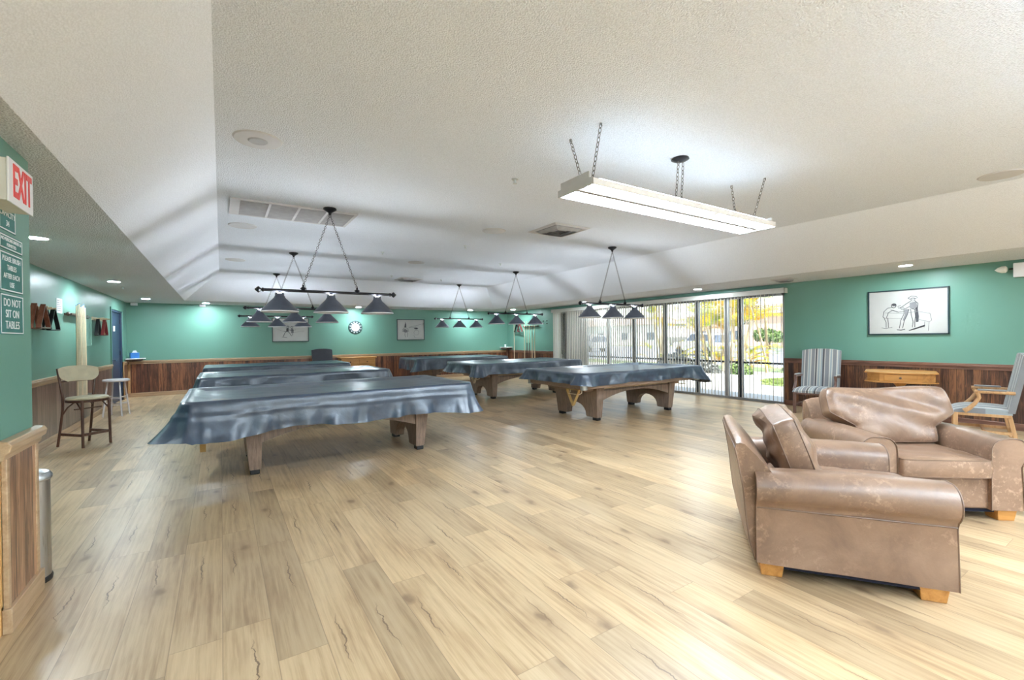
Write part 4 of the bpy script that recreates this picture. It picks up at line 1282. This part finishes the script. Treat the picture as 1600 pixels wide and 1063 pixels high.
# ================================================================== STRIPED OPEN ARMCHAIRS
def striped_chair(loc, rz, lab, woodm, leather=False):
    t = empty('open_armchair', loc, rz, label=lab, cat='armchair', group='striped open-arm chairs' if not leather else None)
    up = DLEATH if leather else STR
    # seat: crowned, stripes run front to back and over the front edge
    def seat(i, j):
        u, v = -1 + 2 * i / 16, -1 + 2 * j / 12
        top = .47 - .055 * abs(v) ** 3 * (1 if v < 0 else .3) - .03 * abs(u) ** 4
        return Vector((.29 * u * (1 - .04 * (v > 0)), .27 * v - .02, top))
    m = MB()
    m.grid(seat, 17, 13)
    edge = [(i, 0) for i in range(16)] + [(16, j) for j in range(12)] + [(16 - i, 12) for i in range(16)] + [(0, 12 - j) for j in range(12)]
    A = [seat(i, j) for i, j in edge]
    B = [Vector((p.x, p.y, .375)) for p in A]
    n = len(A)
    m.add(A + B, [(i, (i + 1) % n, n + (i + 1) % n, n + i) for i in range(n)])
    m.add(B, [tuple(range(n))])
    m.build('seat', up, t, smooth=60)
    def bk(i, j, s_):
        u, v = -1 + 2 * i / 16, j / 12
        z = .40 + .70 * v + (.035 * (1 - abs(u) ** 2.5) * v)
        y = .24 + .13 * v + s_ * .03 - s_ * .012 * (1 - u * u) * 0
        return Vector((.29 * u * (1 + .03 * v), y - (.012 if s_ < 0 else 0) * (1 - u * u), z))
    m = MB()
    m.grid(lambda i, j: bk(i, j, -1), 17, 13)
    m.grid(lambda i, j: bk(16 - i, j, 1), 17, 13)
    edge = [(i, 0) for i in range(16)] + [(16, j) for j in range(12)] + [(16 - i, 12) for i in range(16)] + [(0, 12 - j) for j in range(12)]
    A = [bk(i, j, -1) for i, j in edge]
    B = [bk(i, j, 1) for i, j in edge]
    n = len(A)
    m.add(A + B, [(i, (i + 1) % n, n + (i + 1) % n, n + i) for i in range(n)])
    m.build('backrest', up, t, smooth=50)
    for s_ in (-1, 1):
        MB().box((s_ * .265 - .022, -.27, 0), (s_ * .265 + .022, -.226, .38)).build('leg', woodm, t, bevel=.003)
        MB().prism([(.20, .38), (.245, .38), (.31, 0), (.27, 0)], s_ * .245 - .02, s_ * .245 + .02, 'x').build('leg', woodm, t, bevel=.003)
        # curved arm support and padded arm
        pts = [(s_ * .295, -.17, .40), (s_ * .30, -.13, .43), (s_ * .302, -.075, .50), (s_ * .302, -.035, .58), (s_ * .302, -.05, .64)]
        MB().tube(pts, .02, 8, rs=[.030, .026, .022, .02, .024]).build('arm_support', woodm, t, smooth=60)
        a = MB().tube([(s_ * .302, -.075, .652), (s_ * .302, .05, .655), (s_ * .298, .17, .652), (s_ * .29, .27, .648)], .022, 8).build('armrest', woodm, t, smooth=60)
        MB().box((s_ * .302 - .026, -.05, .668), (s_ * .302 + .026, .20, .688)).build('arm_pad', up, a, bevel=.009, seg=3)
        MB().box((s_ * .255 - .012, -.23, .13), (s_ * .255 + .012, .27, .165)).build('stretcher', woodm, t)
    MB().box((-.25, .0, .135), (.25, .024, .16)).build('stretcher', woodm, t)
    MB().box((-.25, .27, .135), (.25, .29, .16)).build('stretcher', woodm, t)
    MB().box((-.28, -.265, .34), (.28, .24, .376)).build('seat_rail', woodm, t, bevel=.003)
    return t
striped_chair((8.86, 3.80, 0), R(-80.8), 'striped open-arm chair against the wall beside the glass doors, dark mahogany legs', MAHOG)
striped_chair((8.30, 1.62, 0), R(194.5), 'striped open-arm chair seen from the side at the right edge, tan wooden legs', TANW)
striped_chair((2.62, 14.45, 0), R(4), 'black leather open-arm chair against the back wall, left of the oak cabinet', DKW, True)

# small octagonal drawer table
def drawer_table(loc, rz):
    t = empty('drawer_table', loc, rz, label='small octagonal orange-oak pedestal table with one drawer, against the right wall', cat='side table')
    def octo(a, c):
        return [(-a + c, -a), (a - c, -a), (a, -a + c), (a, a - c), (a - c, a), (-a + c, a), (-a, a - c), (-a, -a + c)]
    MB().prism(octo(.43, .16), .785, .805, 'z').build('table_top', OAK, t, bevel=.005)
    MB().prism(octo(.395, .15), .665, .785, 'z').build('body', OAK, t)
    MB().prism(octo(.43, .16), .648, .665, 'z').build('lower_molding', OAK, t, bevel=.004)
    d = MB().box((-.19, -.405, .68), (.19, -.393, .772)).build('drawer', OAK, t, bevel=.003)
    MB().lathe([(0, 0), (.008, 0), (.008, .012), (.017, .02), (.015, .03), (0, .033)], 14, m=Matrix.Translation((0, -.405, .726)) @ Matrix.Rotation(pi / 2, 4, 'X')).build('knob', DKW, d)
    MB().lathe([(0, .10), (.07, .10), (.075, .14), (.045, .19), (.05, .28), (.065, .36), (.05, .43), (.035, .47), (.05, .50), (.04, .53), (.05, .57), (.075, .60), (.09, .648)], 24).build('pedestal', OAKF, t)
    for k in range(4):
        a = R(45 + 90 * k)
        MB().tube([(cos(a) * .04, sin(a) * .04, .15), (cos(a) * .15, sin(a) * .15, .13), (cos(a) * .25, sin(a) * .25, .06), (cos(a) * .32, sin(a) * .32, .025)], .025, 8, rs=[.03, .028, .024, .02]).build('leg', OAKF, t, smooth=60)
drawer_table((8.93, 2.64, 0), R(-73))

# ================================================================== WALL ART
def picture(name, loc, rz, w, h, lab, draw):
    t = empty(name, loc, rz, label=lab, cat='framed print', group='framed pencil sketches of billiard players')
    b = .018
    MB().box((-w / 2, -.028, -h / 2), (w / 2, -.002, -h / 2 + b)).box((-w / 2, -.028, h / 2 - b), (w / 2, -.002, h / 2)).box((-w / 2, -.028, -h / 2), (-w / 2 + b, -.002, h / 2)).box((w / 2 - b, -.028, -h / 2), (w / 2, -.002, h / 2)).build('frame', NAVYF, t)
    p = MB().box((-w / 2 + b, -.012, -h / 2 + b), (w / 2 - b, -.004, h / 2 - b)).build('print', PAPER, t, smooth=0)
    dk, lt = MB(), MB()
    P2 = lambda u, v: Vector(((u - .5) * w, -.0135, (v - .5) * h))
    for kind, r, pts in draw:
        q = [P2(*a) for a in pts]
        if kind == 'F':
            dk.add([Vector((a.x, -.0128, a.z)) for a in q], [tuple(range(len(q)))])
        elif kind == 'G':
            lt.add([Vector((a.x, -.0126, a.z)) for a in q], [tuple(range(len(q)))])
        else:
            (dk if kind == 'd' else lt).tube(q, r, 4)
    dk.build('dark_strokes', INK, p, smooth=0, fix=False)
    lt.build('light_strokes', INKL, p, smooth=0, fix=False)
NAVYF = flat('dark_teal_frame', (0.02, 0.045, 0.055), 0.35)
def ell(cx, cy, rx, ry, n=14):
    return [(cx + rx * cos(2 * pi * i / n), cy + ry * sin(2 * pi * i / n)) for i in range(n + 1)]
D1 = [('l', .003, [(.22, .50), (.45, .47), (.64, .50), (.78, .45), (.80, .30)]), ('l', .0025, [(.24, .38), (.44, .36)]), ('l', .0025, [(.64, .33), (.77, .27), (.80, .30)]), ('l', .003, [(.77, .27), (.76, .08)]), ('l', .0025, [(.72, .28), (.71, .15)]),
      # leaning player
      ('d', .004, [(.33, .62), (.26, .60), (.21, .52), (.20, .40), (.24, .36), (.27, .50), (.33, .55), (.40, .50)]), ('d', .005, ell(.34, .65, .03, .045)), ('F', 0, ell(.345, .67, .03, .03)[:-1]),
      ('d', .004, [(.21, .40), (.24, .28), (.24, .16)]), ('d', .004, [(.26, .38), (.27, .26), (.27, .16)]), ('l', .004, [(.18, .16), (.24, .14), (.32, .17)]), ('d', .003, [(.30, .56), (.40, .50), (.48, .52)]),
      # standing player with hat and coat
      ('d', .004, [(.52, .80), (.56, .84), (.62, .83), (.64, .80), (.60, .78), (.54, .78), (.52, .80)]), ('l', .004, ell(.58, .77, .025, .035)),
      ('d', .004, [(.56, .74), (.50, .68), (.45, .62), (.42, .60), (.44, .56), (.50, .58), (.54, .62)]), ('d', .004, [(.60, .74), (.64, .68), (.635, .58), (.60, .55), (.56, .57)]),
      ('G', 0, [(.54, .70), (.62, .72), (.635, .60), (.59, .56), (.54, .58)]), ('F', 0, [(.61, .58), (.635, .60), (.65, .40), (.645, .28), (.615, .27), (.61, .42)]),
      ('d', .004, [(.47, .57), (.47, .46), (.43, .32), (.41, .14)]), ('d', .004, [(.53, .56), (.51, .44), (.47, .30), (.45, .14)]), ('d', .004, [(.55, .56), (.56, .42), (.58, .28), (.57, .16)]), ('d', .004, [(.60, .55), (.61, .40), (.60, .26), (.60, .16)]),
      ('G', 0, [(.48, .56), (.53, .56), (.51, .44), (.47, .30), (.45, .32), (.48, .45)]), ('d', .006, [(.38, .11), (.43, .10), (.48, .12)]), ('d', .008, [(.55, .10), (.62, .14), (.72, .20)]), ('d', .005, [(.53, .09), (.60, .12), (.72, .18)]), ('d', .003, [(.47, .60), (.40, .59), (.39, .63), (.43, .65)])]
D2 = [('l', .004, [(.12, .72), (.5, .62), (.88, .74)]), ('l', .003, [(.14, .52), (.35, .42), (.62, .40), (.88, .46)]), ('d', .005, ell(.42, .62, .03, .05)), ('d', .006, [(.42, .57), (.40, .46), (.34, .38), (.30, .22)]),
      ('d', .006, [(.41, .46), (.47, .36), (.52, .24)]), ('d', .005, [(.40, .54), (.48, .50), (.58, .47)]), ('F', 0, [(.38, .56), (.44, .57), (.44, .44), (.38, .42)]), ('d', .004, [(.30, .44), (.64, .50)]), ('d', .005, ell(.53, .60, .028, .045)), ('d', .005, [(.53, .55), (.56, .42), (.55, .26)]), ('G', 0, [(.50, .55), (.57, .55), (.58, .38), (.51, .36)]), ('d', .005, [(.26, .20), (.40, .17)])]
D3 = [('d', .007, [(.30, .86), (.31, .74), (.27, .66), (.31, .60), (.33, .70)]), ('F', 0, [(.29, .80), (.325, .80), (.33, .62), (.27, .60)]), ('d', .005, [(.27, .60), (.20, .50), (.19, .40), (.25, .42)]), ('l', .006, [(.32, .60), (.40, .52), (.42, .40)]), ('l', .006, [(.28, .56), (.30, .40), (.28, .26), (.30, .14)]),
      ('l', .006, [(.36, .48), (.38, .32), (.37, .14)]), ('d', .005, ell(.69, .56, .07, .03)), ('F', 0, [(.60, .58), (.68, .60), (.76, .55), (.70, .53)]), ('l', .005, [(.44, .62), (.98, .80)]), ('l', .005, [(.42, .60), (.70, .64)]), ('G', 0, [(.22, .5), (.30, .54), (.40, .44), (.34, .36), (.24, .38)]), ('l', .004, [(.60, .24), (.64, .12), (.9, .08)]), ('l', .004, ell(.70, .36, .09, .12))]
picture('framed_print', (XR, 2.705, 1.748), R(-90), 1.04, .745, 'wide framed sketch of two old-time billiard players on the right wall above the drawer table', D1)
picture('framed_print', (1.76, YB, 1.72), 0, 1.0, .71, 'framed sketch on the back wall partly hidden behind the left hanging lamps', D2)
picture('framed_print', (5.515, YB, 1.725), 0, .99, .71, 'framed sketch on the back wall between the clock and the right lamps', D3)

CLKM = flat('pale_clock_mark', (.42, .46, .46), .5)
# wall clock
t = empty('wall_clock', (3.65, YB, 1.80), label='round wall clock with a white face and chequered rim on the back wall', cat='clock')
rx = Matrix.Rotation(pi / 2, 4, 'X')
MB().lathe([(0, 0), (.215, 0), (.215, .02), (.20, .026)], 40, m=rx).build('clock_body', flat('teal_grey_rim', (.02, .055, .055), .4), t)
for i in range(12):
    a = 2 * pi * i / 12 + .26
    MB().add([(cos(b) * q, -.029, sin(b) * q) for b, q in ((a - .13, .15), (a + .13, .15), (a + .09, .19), (a - .09, .19))], [(0, 1, 2, 3)]).build('rim_mark', CLKM, t, smooth=0, fix=False)
MB().lathe([(0, .03), (.128, .03), (.13, .026)], 36, m=rx).build('clock_face', PAPERW, t)
MB().bar((0, -.033, 0), (.04, -.033, .06), .004, .012).build('clock_hand', INK, t)
MB().bar((0, -.034, 0), (-.09, -.034, .03), .004, .008).build('clock_hand', INK, t)

REDX = flat('exit_red', (0.78, 0.05, 0.04), 0.4, var=.02)
# exit sign on the stub wall
t = empty('exit_sign', (SX, 3.125, 2.155), label='cream box exit sign with red letters high on the green stub wall', cat='exit sign')
MB().box((0, -.152, -.097), (.088, .152, .097)).build('sign_box', OFFW, t, bevel=.004)
MB().box((.088, -.157, -.102), (.096, .157, .102)).build('face_plate', RIMW, t, bevel=.002)
ml = MB()
text_mesh(ml, 'EXIT', Matrix(((0, 0, 1, .097), (.72, 0, 0, .01), (0, 1.28, 0, 0), (0, 0, 0, 1))), .165, .001, bold=.004)
ml.build('letters', REDX, t, smooth=0, fix=False)
sc = MB()
for yy, zz in ((-.156, .05), (-.156, -.02), (-.156, -.07)):
    sc.cyl((.02, yy + .002, zz), (.02, yy - .003, zz), .006, n=8)
sc.build('screw', BLACK, t)

# green rule signs
def rsign(z0, z1, y0, y1, lines, size, lab, space=1.0):
    t = empty('wall_sign', (SX, (y0 + y1) / 2, (z0 + z1) / 2), label=lab, cat='sign', group='green rule signs on the stub wall')
    hy, hz = (y1 - y0) / 2, (z1 - z0) / 2
    MB().box((0, -hy, -hz), (.004, hy, hz)).build('panel', GREEN_G, t)
    b = .006
    MB().box((.004, -hy + .004, hz - b - .004), (.005, hy - .004, hz - .004)).box((.004, -hy + .004, -hz + .004), (.005, hy - .004, -hz + b + .004)).box((.004, -hy + .004, -hz + .004), (.005, -hy + .004 + b, hz - .004)).box((.004, hy - .004 - b, -hz + .004), (.005, hy - .004, hz - .004)).build('border', RIMW, t, smooth=0)
    m = MB()
    text_mesh(m, lines, Matrix(((0, 0, 1, .0045), (1, 0, 0, 0), (0, 1, 0, 0), (0, 0, 0, 1))), size, .0006, space=space, bold=.0)
    m.build('lettering', RIMW, t, smooth=0, fix=False)
rsign(1.965, 2.09, 3.175, 3.385, 'CAPACITY\n34', .042, 'topmost green sign lettered CAPACITY 34, below the exit sign', 1.1)
rsign(1.872, 1.948, 3.175, 3.475, 'NO PERSONS UNDER 16\nPERMITTED', .024, 'narrow green sign lettered NO PERSONS UNDER 16 PERMITTED', 1.1)
rsign(1.662, 1.862, 3.175, 3.475, 'PLEASE BRUSH\nTABLES\nAFTER EACH\nUSE', .037, 'green sign lettered PLEASE BRUSH TABLES AFTER EACH USE', 1.15)
rsign(1.448, 1.652, 3.175, 3.475, 'DO NOT\nSIT ON\nTABLES', .056, 'lowest green sign lettered DO NOT SIT ON TABLES', 1.0)

# ================================================================== LEFT WALL THINGS
def cue(loc, L, lab, grp, butt, lean=(0, 0), name='cue_stick'):
    t = empty(name, loc, label=lab, cat='pool cue', group=grp)
    top = Vector((lean[0], lean[1], L))
    q = top * .45
    MB().cyl((0, 0, 0), q, .0155, .0115, 10).build('butt', butt, t, smooth=60)
    MB().cyl(q, top, .0115, .0068, 10).build('shaft', MAPLE if butt is not CREAMV else CREAMV, t, smooth=60)
    MB().cyl(top, top * 1.008, .0068, .006, 8).build('tip', BLUEP, t, smooth=60)
def cuerack(loc, rz, n, lab, w=.75, zb=.52, zt=1.84):
    t = empty('cue_rack', loc, rz, label=lab, cat='cue rack')
    MB().box((-w / 2, -.09, zt), (w / 2, -.0, zt + .028)).build('upper_holder', DKW, t, bevel=.004)
    MB().box((-w / 2, -.15, zb - .03), (w / 2, -.046, zb)).build('lower_holder', DKW, t, bevel=.004)
    for s_ in (-1, 1):
        m = Matrix.Translation((s_ * w / 2, -.05, zt + .014)) @ Matrix.Rotation(s_ * pi / 2, 4, 'Y')
        MB().lathe([(0, 0), (.02, 0), (.03, .02), (.02, .045), (0, .05)], 12, m=m).build('end_knob', DKW, t)
t_ = cuerack((XL, 10.15, 0), R(90), 6, 'dark wooden cue rack on the left wall behind the cream-backed counter chair', 1.15)
for i in range(7):
    y = 9.70 + i * .092
    cue((XL + .115, y, .53), 1.46 + .02 * (i % 3), ['leftmost', 'second', 'third', 'fourth', 'fifth', 'sixth', 'rightmost'][i] + ' pale cue in the rack on the left wall', 'pale cues in the left rack', CREAMV if i % 3 else MAPLE)
cuerack((XR, 13.35, 0), R(-90), 5, 'dark wooden cue rack on the right wall beyond the glass doors', .85, .55, 1.80)
for i in range(5):
    y = 13.68 - i * .16
    cue((XR - .10, y, .56), 1.45, ['leftmost', 'second', 'middle', 'fourth', 'rightmost'][i] + ' cue in the rack on the right wall', 'cues in the right rack', [MAPLE, DKW, DKW, MAPLE, MAPLE][i])
t = empty('bridge_stick', (XR - .07, 14.42, .50), label='pale bridge stick hanging upright on the right wall near the back corner', cat='bridge stick')
MB().cyl((0, 0, 0), (0, 0, 1.5), .013, .010, 10).build('shaft', MAPLE, t)
MB().box((-.012, -.05, 1.48), (.012, .05, 1.56)).build('bridge_head', REDP, t, bevel=.01)

def peg(loc, rz, lab, n=3, w=.5):
    t = empty('rack_holder', loc, rz, label=lab, cat='wall holder')
    MB().box((-w / 2, -.02, -.03), (w / 2, 0, .03)).build('back_board', MAPLE, t, bevel=.004)
    for i in range(n):
        x = -w / 2 + (i + .5) * w / n
        MB().cyl((x, -.02, 0), (x, -.16, .012), .011, n=8).build('peg', MAPLE, t)
peg((XL, 8.30, 1.86), R(90), 'short wooden peg board holding triangle racks on the left wall next to the stub wall')
G1 = 'ball racks on the left wall pegs'
tri_rack('triangle_rack', (XL + .06, 8.02, 1.93), R(90), BROWNP, 'brown wooden triangle rack on the left wall, closest to the green stub wall', G1, .40, .055, up=True)
tri_rack('triangle_rack', (XL + .13, 8.06, 1.92), R(88), BROWNP, 'second brown wooden triangle rack hanging in front of the closest one', G1, .38, .05, up=True)
tri_rack('triangle_rack', (XL + .05, 8.50, 1.90), R(90), BLACK, 'black triangle rack on the left wall pegs, against the wall', G1, .37, .045, up=True)
tri_rack('triangle_rack', (XL + .11, 8.56, 1.895), R(86), BLACK, 'black triangle rack hanging in front of another black one on the left wall pegs', G1, .37, .045, up=True)
peg((XL, 11.72, 1.86), R(90), 'wooden peg board holding triangle racks on the left wall beside the navy door', 3, .8)
tri_rack('triangle_rack', (XL + .06, 11.50, 1.88), R(90), BLACK, 'black triangle rack on the pegs beside the navy door', G1, .40, .05, up=True)
tri_rack('triangle_rack', (XL + .11, 11.76, 1.87), R(88), REDP, 'dark red triangle rack on the pegs beside the navy door', G1, .38, .05, up=True)
tri_rack('triangle_rack', (XL + .07, 12.06, 1.87), R(90), RACKM, 'tan triangle rack on the pegs closest to the navy door', G1, .38, .05, up=True)
peg((XR, 14.08, 1.93), R(-90), 'peg board with racks on the right wall between the bridge stick and the cues')
tri_rack('triangle_rack', (XR - .07, 14.22, 1.94), R(90), BLACK, 'black triangle rack on the right wall pegs near the back corner', 'ball racks on the right wall pegs', .38, .05, up=True)
tri_rack('triangle_rack', (XR - .10, 13.98, 1.94), R(90), REDP, 'dark red triangle rack on the right wall pegs near the back corner', 'ball racks on the right wall pegs', .36, .05, up=True)
t = empty('notice_sheet', (XL, 9.33, 1.96), R(90), label='small white notice sheet taped on the left wall between ball racks and cues', cat='notice')
MB().box((-.14, -.004, -.11), (.14, 0, .11)).build('paper', PAPERW, t)
m = MB()
for k in range(6): m.box((-.11, -.0052, .075 - k * .03), (.11 - .03 * (k % 3), -.004, .083 - k * .03))
m.build('printed_lines', INKL, t, smooth=0)
t = empty('clear_frame', (XL, 11.05, 1.60), R(90), label='thin pale frame on the green left wall between the cues and the navy door', cat='frame')
MB().box((-.20, -.012, -.25), (.20, -.002, -.235)).box((-.20, -.012, .235), (.20, -.002, .25)).box((-.20, -.012, -.25), (-.185, -.002, .25)).box((.185, -.012, -.25), (.20, -.002, .25)).build('frame', flat('pale_green_edge', (.35, .58, .50), .3), t)
MB().box((-.185, -.006, -.235), (.185, -.002, .235)).build('sheet', flat('pale_green_sheet', (.26, .50, .42), .3), t)

# counter chair with bentwood frame
t = empty('counter_chair', (-1.555, 8.37, 0), R(43), label='counter-height dark bentwood chair with rounded cream vinyl back and seat, by the left wall', cat='chair')
MB().lathe([(0, .628), (.20, .628), (.222, .638), (.225, .652), (.21, .668), (.12, .678), (0, .68)], 36, sy=.98).build('seat', CREAMV, t)
MB().lathe([(.20, .600), (.222, .603), (.224, .63), (.20, .632)], 36).build('seat_ring', DKW, t)
def bkp(i, j, s_):
    u, v = -1 + 2 * i / 20, -1 + 2 * j / 10
    x = .235 * u * sqrt(max(0, 1 - (max(0, -v) ** 2.2) * .62))
    z = .985 + .105 * v - .035 * (abs(u) ** 3) * (1 if v > 0 else .0) * v
    y = .185 + .035 * (v * .5 + .5) - .06 * (u * u) + s_ * .012 * sqrt(max(0, (1 - u ** 6) * (1 - v ** 6)))
    return Vector((x, y, z))
m = MB()
m.grid(lambda i, j: bkp(i, j, -1), 21, 11)
m.grid(lambda i, j: bkp(20 - i, j, 1), 21, 11)
m.build('backrest', CREAMV, t, smooth=70)
for s_ in (-1, 1):
    MB().tube([(s_ * .185, .27, 0), (s_ * .18, .22, .25), (s_ * .175, .18, .5), (s_ * .18, .165, .66), (s_ * .20, .18, .85), (s_ * .215, .20, 1.06)], .015, 8).build('leg', DKW, t, smooth=60)
    MB().tube([(s_ * .165, -.165, 0), (s_ * .16, -.155, .62)], .016, 8).build('leg', DKW, t, smooth=60)
    MB().box((s_ * .17 - .009, -.155, .15), (s_ * .17 + .009, .225, .185)).build('stretcher', DKW, t)
    MB().tube([(s_ * .178, .19, .42), (s_ * .15, .13, .53), (s_ * .08, .10, .60)], .009, 6).build('brace', DKW, t, smooth=60)
    MB().tube([(s_ * .162, -.14, .50), (s_ * .15, -.05, .585), (s_ * .12, .03, .605)], .009, 6).build('brace', DKW, t, smooth=60)
MB().box((-.155, -.17, .155), (.155, -.15, .19)).build('front_footrest', DKW, t)
MB().tube([(-.20, .185, .88), (-.12, .20, .885), (0, .215, .882), (.12, .20, .885), (.20, .185, .88)], .013, 8).build('back_rail', DKW, t, smooth=60)
MB().box((-.16, -.02, .50), (.16, .0, .515)).build('cross_brace', DKW, t)

t = empty('bar_stool', (-1.70, 11.35, 0), label='backless white round-topped stool with splayed legs beyond the counter chair', cat='stool')
MB().lathe([(0, .655), (.17, .655), (.20, .665), (.205, .685), (.20, .70), (.17, .705), (0, .702)], 32).build('seat', STOOLW, t)
for k in range(4):
    a = R(30 + 90 * k)
    MB().tube([(cos(a) * .21, sin(a) * .21, 0), (cos(a) * .13, sin(a) * .13, .66)], .014, 8).build('leg', STOOLW, t)
for z_, q in ((.22, .182), (.34, .168)):
    for k in range(4):
        a, b = R(30 + 90 * k), R(120 + 90 * k)
        MB().tube([(cos(a) * q, sin(a) * q, z_ + .03 * (k % 2)), (cos(b) * q, sin(b) * q, z_ + .03 * (k % 2))], .008, 6).build('rung', STOOLW, t)

# trash can behind the stub wall
t = empty('trash_can', (-.986, 3.75, 0), label='tall brushed steel trash can standing behind the end of the stub wall', cat='trash can')
MB().lathe([(0, .03), (.118, .03), (.118, .60), (0, .60)], 40).build('body', STEEL, t)
MB().lathe([(0, 0), (.122, 0), (.125, .02), (.12, .032), (0, .032)], 40).build('base_ring', BLACK, t)
MB().lathe([(.122, .598), (.128, .605), (.128, .62), (.115, .64), (.08, .652), (0, .656)], 40).build('lid', STEEL, t)

# ================================================================== BACK WALL THINGS
t = empty('oak_cabinet', (3.62, YB - .28, 0), label='low orange-oak cabinet against the back wall, right of the black leather chair', cat='cabinet')
MB().box((-.52, -.22, .06), (.52, .22, .82)).build('body', OAK, t, bevel=.006)
MB().box((-.56, -.25, .82), (.56, .24, .855)).build('cabinet_top', OAK, t, bevel=.006)
MB().box((-.50, -.2, 0), (.50, .2, .06)).build('plinth', OAK, t)
for s_ in (-1, 1):
    d_ = MB().box((s_ * .255 - .235, -.235, .62), (s_ * .255 + .235, -.22, .79)).build('drawer', OAK, t, bevel=.004)
    MB().lathe([(0, 0), (.015, 0), (.02, .02), (0, .028)], 12, m=Matrix.Translation((s_ * .255, -.235, .705)) @ rx).build('knob', DKW, d_)
    d_ = MB().box((s_ * .255 - .235, -.235, .09), (s_ * .255 + .235, -.22, .59)).build('door', OAK, t, bevel=.004)
    MB().lathe([(0, 0), (.015, 0), (.02, .02), (0, .028)], 12, m=Matrix.Translation((s_ * .06, -.235, .42)) @ rx).build('knob', DKW, d_)

def cshelf(loc, rz, lab):
    t = empty('corner_shelf', loc, rz, label=lab, cat='shelf')
    MB().prism([(0, 0), (.36, 0), (.30, -.16), (.16, -.30), (0, -.36)], .0, .02, 'z').build('shelf_board', PAPERW, t)
    MB().prism([(0, 0), (.30, 0), (.10, -.10), (0, -.30)], -.06, .0, 'z').build('shelf_bracket', DKW, t)
cshelf((XL + .02, YB - .02, .975), 0, 'small white corner shelf in the back left corner')
cshelf((XR - .02, YB - .02, 1.03), R(-90), 'small white corner shelf in the back right corner')
MB().box((XR - .10, YB - .11, .0), (XR - .06, YB - .07, .97)).build('shelf_post', RAILD, label='thin wooden post under the back right corner shelf', cat='post')
t = empty('tissue_box', (XL + .17, YB - .15, .996), R(20), label='blue box on the white corner shelf by the navy door', cat='box')
MB().box((-.09, -.05, 0), (.09, .05, .14)).build('box_body', BLUEP, t, bevel=.01)
MB().prism([(-.05, 0), (.06, 0), (.03, .06), (-.03, .05)], -.01, .01, 'y', Matrix.Translation((0, 0, .14))).build('tissue', PAPERW, t)
MB().lathe([(0, 0), (.032, 0), (.04, .10), (.037, .10), (.03, .004)], 20).build('paper_cup', PAPERW, loc=(XR - .20, YB - .14, 1.052), label='white cup on the corner shelf in the back right corner', cat='cup')

# small wall and ceiling devices
t = empty('emergency_light', (XR, 1.36, 2.27), R(-90), label='white twin-head emergency light on the right wall at the edge of view', cat='emergency light')
MB().box((-.15, -.07, -.10), (.11, 0, .10)).build('body', RIMW, t, bevel=.01)
for s_ in (-1, 1):
    x = -.19 if s_ < 0 else .15
    h_ = MB().lathe([(0, -.09), (.03, -.06), (.048, -.02), (.048, .02), (.03, .035), (0, .04)], 12, m=Matrix.Translation((x - .05 * (s_ < 0), -.07, .02)) @ Matrix.Rotation(R(90), 4, 'Y')).build('lamp_head', OFFW, t, smooth=30)
    MB().tube([(x + .07 * (1 if s_ < 0 else -1), -.05, .02), (x, -.06, .02)], .012).build('neck', BLACK, t)
t = empty('wall_outlet', (XR - .018, 2.57, .50), R(-90), label='white outlet plate low on the dark wainscot below the drawer table', cat='outlet')
MB().box((-.058, -.006, -.035), (.058, 0, .035)).build('plate', PAPERW, t, bevel=.003)
MB().box((-.038, -.008, -.015), (-.012, -.005, .015)).box((.012, -.008, -.015), (.038, -.005, .015)).build('socket', OFFW, t)
MB().box((-.07, -.04, -.035), (.07, .0, .035)).build('door_sensor', RIMW, loc=(XL + .16, YB, ZC - .04), label='small white sensor box high in the back left corner beside the door', cat='sensor', bevel=.006)
MB().box((-.07, -.05, -.03), (.07, .0, .03)).build('motion_sensor', RIMW, loc=(-.42, YB, ZC - .035), label='small white sensor box at the top of the back wall near a downlight', cat='sensor', bevel=.006)
hk = MB().lathe([(0, 0), (.016, 0), (.016, .01), (.008, .02), (.012, .04), (0, .045)], 10, m=Matrix.Rotation(-pi / 2, 4, 'Y'))
HK = [(12.62, 1.97, 'upper left dark wall hook right of the right cue rack'), (12.42, 1.97, 'upper right dark wall hook right of the right cue rack'), (12.62, 1.88, 'lower left dark wall hook right of the right cue rack'), (12.42, 1.88, 'lower right dark wall hook right of the right cue rack')]
for i, (y, z, lb) in enumerate(HK):
    o = hk.build('wall_hook', BLACK, loc=(XR, y, z), label=lb, cat='hook', group='four small hooks') if i == 0 else o.copy()
    if i: COL.objects.link(o); o.location = (XR, y, z); o['label'] = lb
